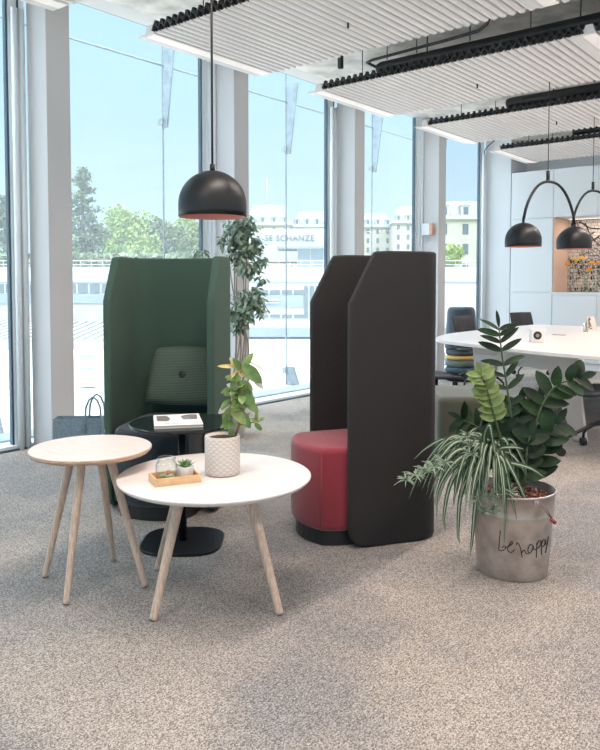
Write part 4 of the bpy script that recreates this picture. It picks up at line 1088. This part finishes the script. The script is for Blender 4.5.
# terrace and mansard building
tr = CF('terrace', MB().box((xx_(-400, D), D+5.6, -4.2), (xx_(700, D), 190, 2.9)), mat('park_lawn', (.20, .26, .12), .9, var=.3, vscale=.4)); tag(tr, 'green park terrace above the low building', 'terrace'); tr['kind'] = 'structure'
sn = mat('sandstone', (.46, .42, .36), .8, var=.06, vscale=.3); rf = mat('slate', (.24, .25, .265), .7, var=.12, vscale=.5)
def mansard(lab, x0, x1, d, ycor, yroof, deep, fs=.55):
    b = empty('mansard_building', (0, 0, 0), A, lab, 'building')
    X0, X1_ = xx_(x0, d), xx_(x1, d); zc = zz_(ycor, d); zr = zz_(yroof, d)
    MB().box((X0, d, 2.9), (X1_, d+deep, zc)).build('wall', sn, b)
    MB().box((X0-.3, d-.5, zc-.1), (X1_+.3, d+deep+.3, zc+.35)).build('cornice', wht, b)
    s_ = 3.2
    MB().add([(X0, d, zc+.35), (X1_, d, zc+.35), (X1_, d+deep, zc+.35), (X0, d+deep, zc+.35), (X0+s_*.4, d+s_*.6, zr-.6), (X1_-s_*.4, d+s_*.6, zr-.6), (X1_-s_*.4, d+deep-s_, zr-.6), (X0+s_*.4, d+deep-s_, zr-.6), (X0+s_*1.2, d+deep*.5, zr), (X1_-s_*1.2, d+deep*.5, zr)],
             [(0,1,5,4),(1,2,6,5),(2,3,7,6),(3,0,4,7),(4,5,9,8),(6,7,8,9),(5,6,9),(7,4,8)]).build('roof', rf, b)
    k_ = fs; n = max(2, int((X1_-X0)/(3.4*k_))); st_ = (X1_-X0)/n
    for k in range(n):
        cx = X0+st_*(k+.5); z_ = zc+.35
        dm = MB(); dm.box((cx-.75*k_, d-.15, z_), (cx+.75*k_, d+1.8, z_+1.9*k_)); dm.add([(cx-.95*k_, d-.3, z_+1.9*k_), (cx+.95*k_, d-.3, z_+1.9*k_), (cx, d-.3, z_+2.6*k_), (cx-.95*k_, d+2, z_+1.9*k_), (cx+.95*k_, d+2, z_+1.9*k_), (cx, d+2, z_+2.6*k_)], [(0,1,2),(3,5,4),(0,2,5,3),(1,4,5,2),(0,3,4,1)])
        o_ = dm.build('dormer', wht, b); MB().box((cx-.42*k_, d-.2, z_+.3*k_), (cx+.42*k_, d-.16, z_+1.6*k_)).build('pane', wgl, o_)
        for f in range(4 if k_ < .8 else 3):
            MB().box((cx-.5*k_, d-.06, zc-2.7*k_-f*3.4*k_), (cx+.5*k_, d-.01, zc-.9*k_-f*3.4*k_)).build('window', wgl, b)
    return b, zr
b, zr = mansard('long sandstone building with dormers, its roof seen through the second window', 292, 352, 140, 227, 208, 14)
b, zr = mansard('sandstone corner pavilion with a domed roof and flag pole', 246, 291, 137, 225, 201, 14)
MB().tube([(xx_(267, 144), 144, zr-.5), (xx_(267, 144), 144, zr+5.0)], .12, 6).build('flag_pole', wht, b)
mansard('sandstone wing with dormers seen through the third window', 353, 392, 150, 227, 210, 14)
mansard('tall sandstone pavilion at the right of the third window', 393, 432, 145, 223, 203, 14)
mansard('near sandstone building with dormers behind the fourth window', 433, 560, 120, 219, 197, 16, .95)
# trees
def treeleaf(name, c, v): return mat(name, c, .8, var=v, vscale=1.5)
tg = [treeleaf('pine_needles', (.13, .17, .11), .3), treeleaf('lime_leaves', (.26, .34, .10), .3), treeleaf('park_leaves', (.17, .22, .12), .3)]
bark = mat('bark', (.16, .12, .10), .9)
def tree(px, y0, y1, wpx, d, kind, lab, n=3200):
    xc = xx_(px, d); zt = zz_(y0, d); w = wpx*d/735/2; zb_ = 2.9
    t = empty('conifer' if kind == 0 else 'deciduous_tree', LD(xc, d, 0), A, lab, 'tree', 'trees of the park above the low building')
    MB().tube([(0, 0, zb_), (0, 0, zb_+(zt-zb_)*.85)], [w*.10, w*.03], 8).build('trunk', bark, t)
    m = MB(); zl = zz_(y1, d)
    cl = []
    if kind == 0:
        for q in range(70):
            h = q/70; a = random.uniform(0, 2*pi); ln = w*(1.02-h)**.6*random.uniform(.35, 1.15)
            cl.append((h, a, ln))
    else:
        for q in range(14):
            a = random.uniform(0, 2*pi); u = random.uniform(-.7, .9); cl.append((Vector((cos(a)*w*.6*sqrt(1-u*u), sin(a)*w*.6*sqrt(1-u*u), (zl+zt)/2+(zt-zl)*.36*u)), random.uniform(.28, .45)*min(w, (zt-zl)*.55)*1.1))
    for k in range(n):
        if kind == 0:
            h, a, ln = random.choice(cl); f_ = random.random()**.7
            p = Vector((cos(a)*ln*f_+random.gauss(0, .25), sin(a)*ln*f_+random.gauss(0, .25), zl+(zt-zl)*h+ln*.18*f_+random.gauss(0, .22)))
        else:
            c_, r_ = random.choice(cl); v_ = Vector((random.gauss(0, 1), random.gauss(0, 1), random.gauss(0, 1))).normalized()*r_*random.uniform(.8, 1.1); p = c_+v_
        s_ = random.uniform(.12, .30)*d/100; n1 = Vector((random.gauss(0, 1), random.gauss(0, 1), random.gauss(0, 1))).normalized(); n2 = n1.orthogonal().normalized()*s_; n3 = n1.cross(n2).normalized()*s_*.7
        m.add([p-n2, p-n3, p+n2, p+n3], [(0, 1, 2, 3)])
    m.build('crown', tg[kind], t)
random.seed(31)
tree(84, 170, 262, 52, 108, 0, 'tall conifer standing right of the first column', 3600)
tree(6, 198, 264, 48, 108, 0, 'dark conifer seen at the left edge of the photo', 3200)
tree(58, 214, 266, 44, 118, 2, 'dark park tree behind the first column')
tree(104, 222, 264, 44, 112, 2, 'grey green park tree between conifer and bright trees')
tree(130, 206, 266, 56, 100, 1, 'bright green tree just above the left of the green chair', 4200)
tree(167, 211, 266, 54, 102, 2, 'mid green tree above the middle of the green chair', 3600)
tree(148, 232, 267, 50, 92, 1, 'low bright green tree in front of the others', 1200)
tree(198, 213, 266, 52, 104, 1, 'light green tree behind the black pendant lamp', 3600)
tree(228, 222, 266, 46, 110, 2, 'park tree behind the second column', 1200)
tree(452, 246, 268, 26, 78, 1, 'small bright tree seen low in the fourth window', 900)
hd = empty('hedge', (0, 0, 0), A, 'clipped dark hedge along the edge of the park terrace', 'hedge')
m = MB(); random.seed(4)
for k in range(5000):
    p = Vector((random.uniform(xx_(-120, 82), xx_(238, 82)), random.uniform(80, 84), random.uniform(2.9, 4.6))); s_ = .35
    n1 = Vector((random.gauss(0, 1), random.gauss(0, 1), random.gauss(0, 1))).normalized(); n2 = n1.orthogonal()*s_; n3 = n1.cross(n2).normalized()*s_; m.add([p-n2, p-n3, p+n2, p+n3], [(0, 1, 2, 3)])
m.build('hedge_foliage', tg[2], hd)
rl = empty('terrace_railing', (0, 0, 0), A, 'pale railing on top of the low building', 'railing')
for z in (3.3, 3.7): MB().tube([(xx_(-150, 74.5), 74.5, z), (xx_(500, 74.5), 74.5, z)], .04, 5).build('rail', wht, rl)
for k in range(60):
    x = xx_(-150+k*11, 74.5); MB().tube([(x, 74.5, 2.9), (x, 74.5, 3.7)], .035, 4).build('post', wht, rl)

# ------------------------------------------------------------------ light
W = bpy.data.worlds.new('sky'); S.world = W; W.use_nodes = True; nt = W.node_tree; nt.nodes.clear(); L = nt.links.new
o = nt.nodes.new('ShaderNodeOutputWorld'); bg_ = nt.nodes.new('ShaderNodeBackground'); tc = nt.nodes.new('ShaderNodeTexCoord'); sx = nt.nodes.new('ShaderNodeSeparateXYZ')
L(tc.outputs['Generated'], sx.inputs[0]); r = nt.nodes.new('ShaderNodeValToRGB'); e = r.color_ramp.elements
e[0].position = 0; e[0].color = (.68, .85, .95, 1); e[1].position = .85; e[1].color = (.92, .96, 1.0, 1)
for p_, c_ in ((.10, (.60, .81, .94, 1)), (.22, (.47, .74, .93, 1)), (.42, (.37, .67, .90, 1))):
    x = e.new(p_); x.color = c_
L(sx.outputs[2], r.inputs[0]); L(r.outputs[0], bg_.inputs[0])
mr = nt.nodes.new('ShaderNodeMapRange'); mr.inputs['From Min'].default_value = .42; mr.inputs['From Max'].default_value = .62; mr.inputs['To Min'].default_value = 1.0; mr.inputs['To Max'].default_value = 7.5  # sky strength raised above the view, added to push more light through the windows
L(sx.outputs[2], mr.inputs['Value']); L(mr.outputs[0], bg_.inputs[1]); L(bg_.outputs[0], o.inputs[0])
sun = bpy.data.lights.new('sun', 'SUN'); sun.energy = 1.5; sun.angle = radians(.5); sun.color = (1, .95, .88)
so = bpy.data.objects.new('sun', sun); COL.objects.link(so); so.rotation_euler = (radians(48), 0, radians(75))
# room lamps (suspended ceiling luminaires over the open floor)
def area(name, loc, sx_, sy_, e_, col, rot=(0, 0, 0)):
    l = bpy.data.lights.new(name, 'AREA'); l.shape = 'RECTANGLE'; l.size = sx_; l.size_y = sy_; l.energy = e_; l.color = col
    ob = bpy.data.objects.new(name, l); COL.objects.link(ob); ob.location = loc; ob.rotation_euler = rot; return ob
for y in ROWS:
    for c, (en, cl) in ((1, (33, (1, .86, .78))), (2, (33, (1, .84, .75)))):
        o_ = area('strip_lamp', (XL-.055+c*(PW+.09), y+.64, PZ-.012), .085, 1.24, en, cl); o_.data.spread = radians(155)

area('niche_lamp', (XN+1.3, KY+.36, 2.232), 2.3, .05, 9, (1, .84, .72))
# ------------------------------------------------------------------ camera
cam = bpy.data.cameras.new('camera'); co = bpy.data.objects.new('camera', cam); COL.objects.link(co)
co.location = (0, 0, H); co.rotation_euler = (pi/2-PITCH, 0, A)
cam.sensor_fit = 'HORIZONTAL'; cam.sensor_width = 36; cam.lens = 36*F/600; cam.shift_y = -56/600; cam.clip_start = .05; cam.clip_end = 1000
S.camera = co
S.view_settings.view_transform = 'Standard'; S.view_settings.look = 'None'; S.view_settings.gamma = 1; S.view_settings.exposure = 0; S.view_settings.use_curve_mapping = False
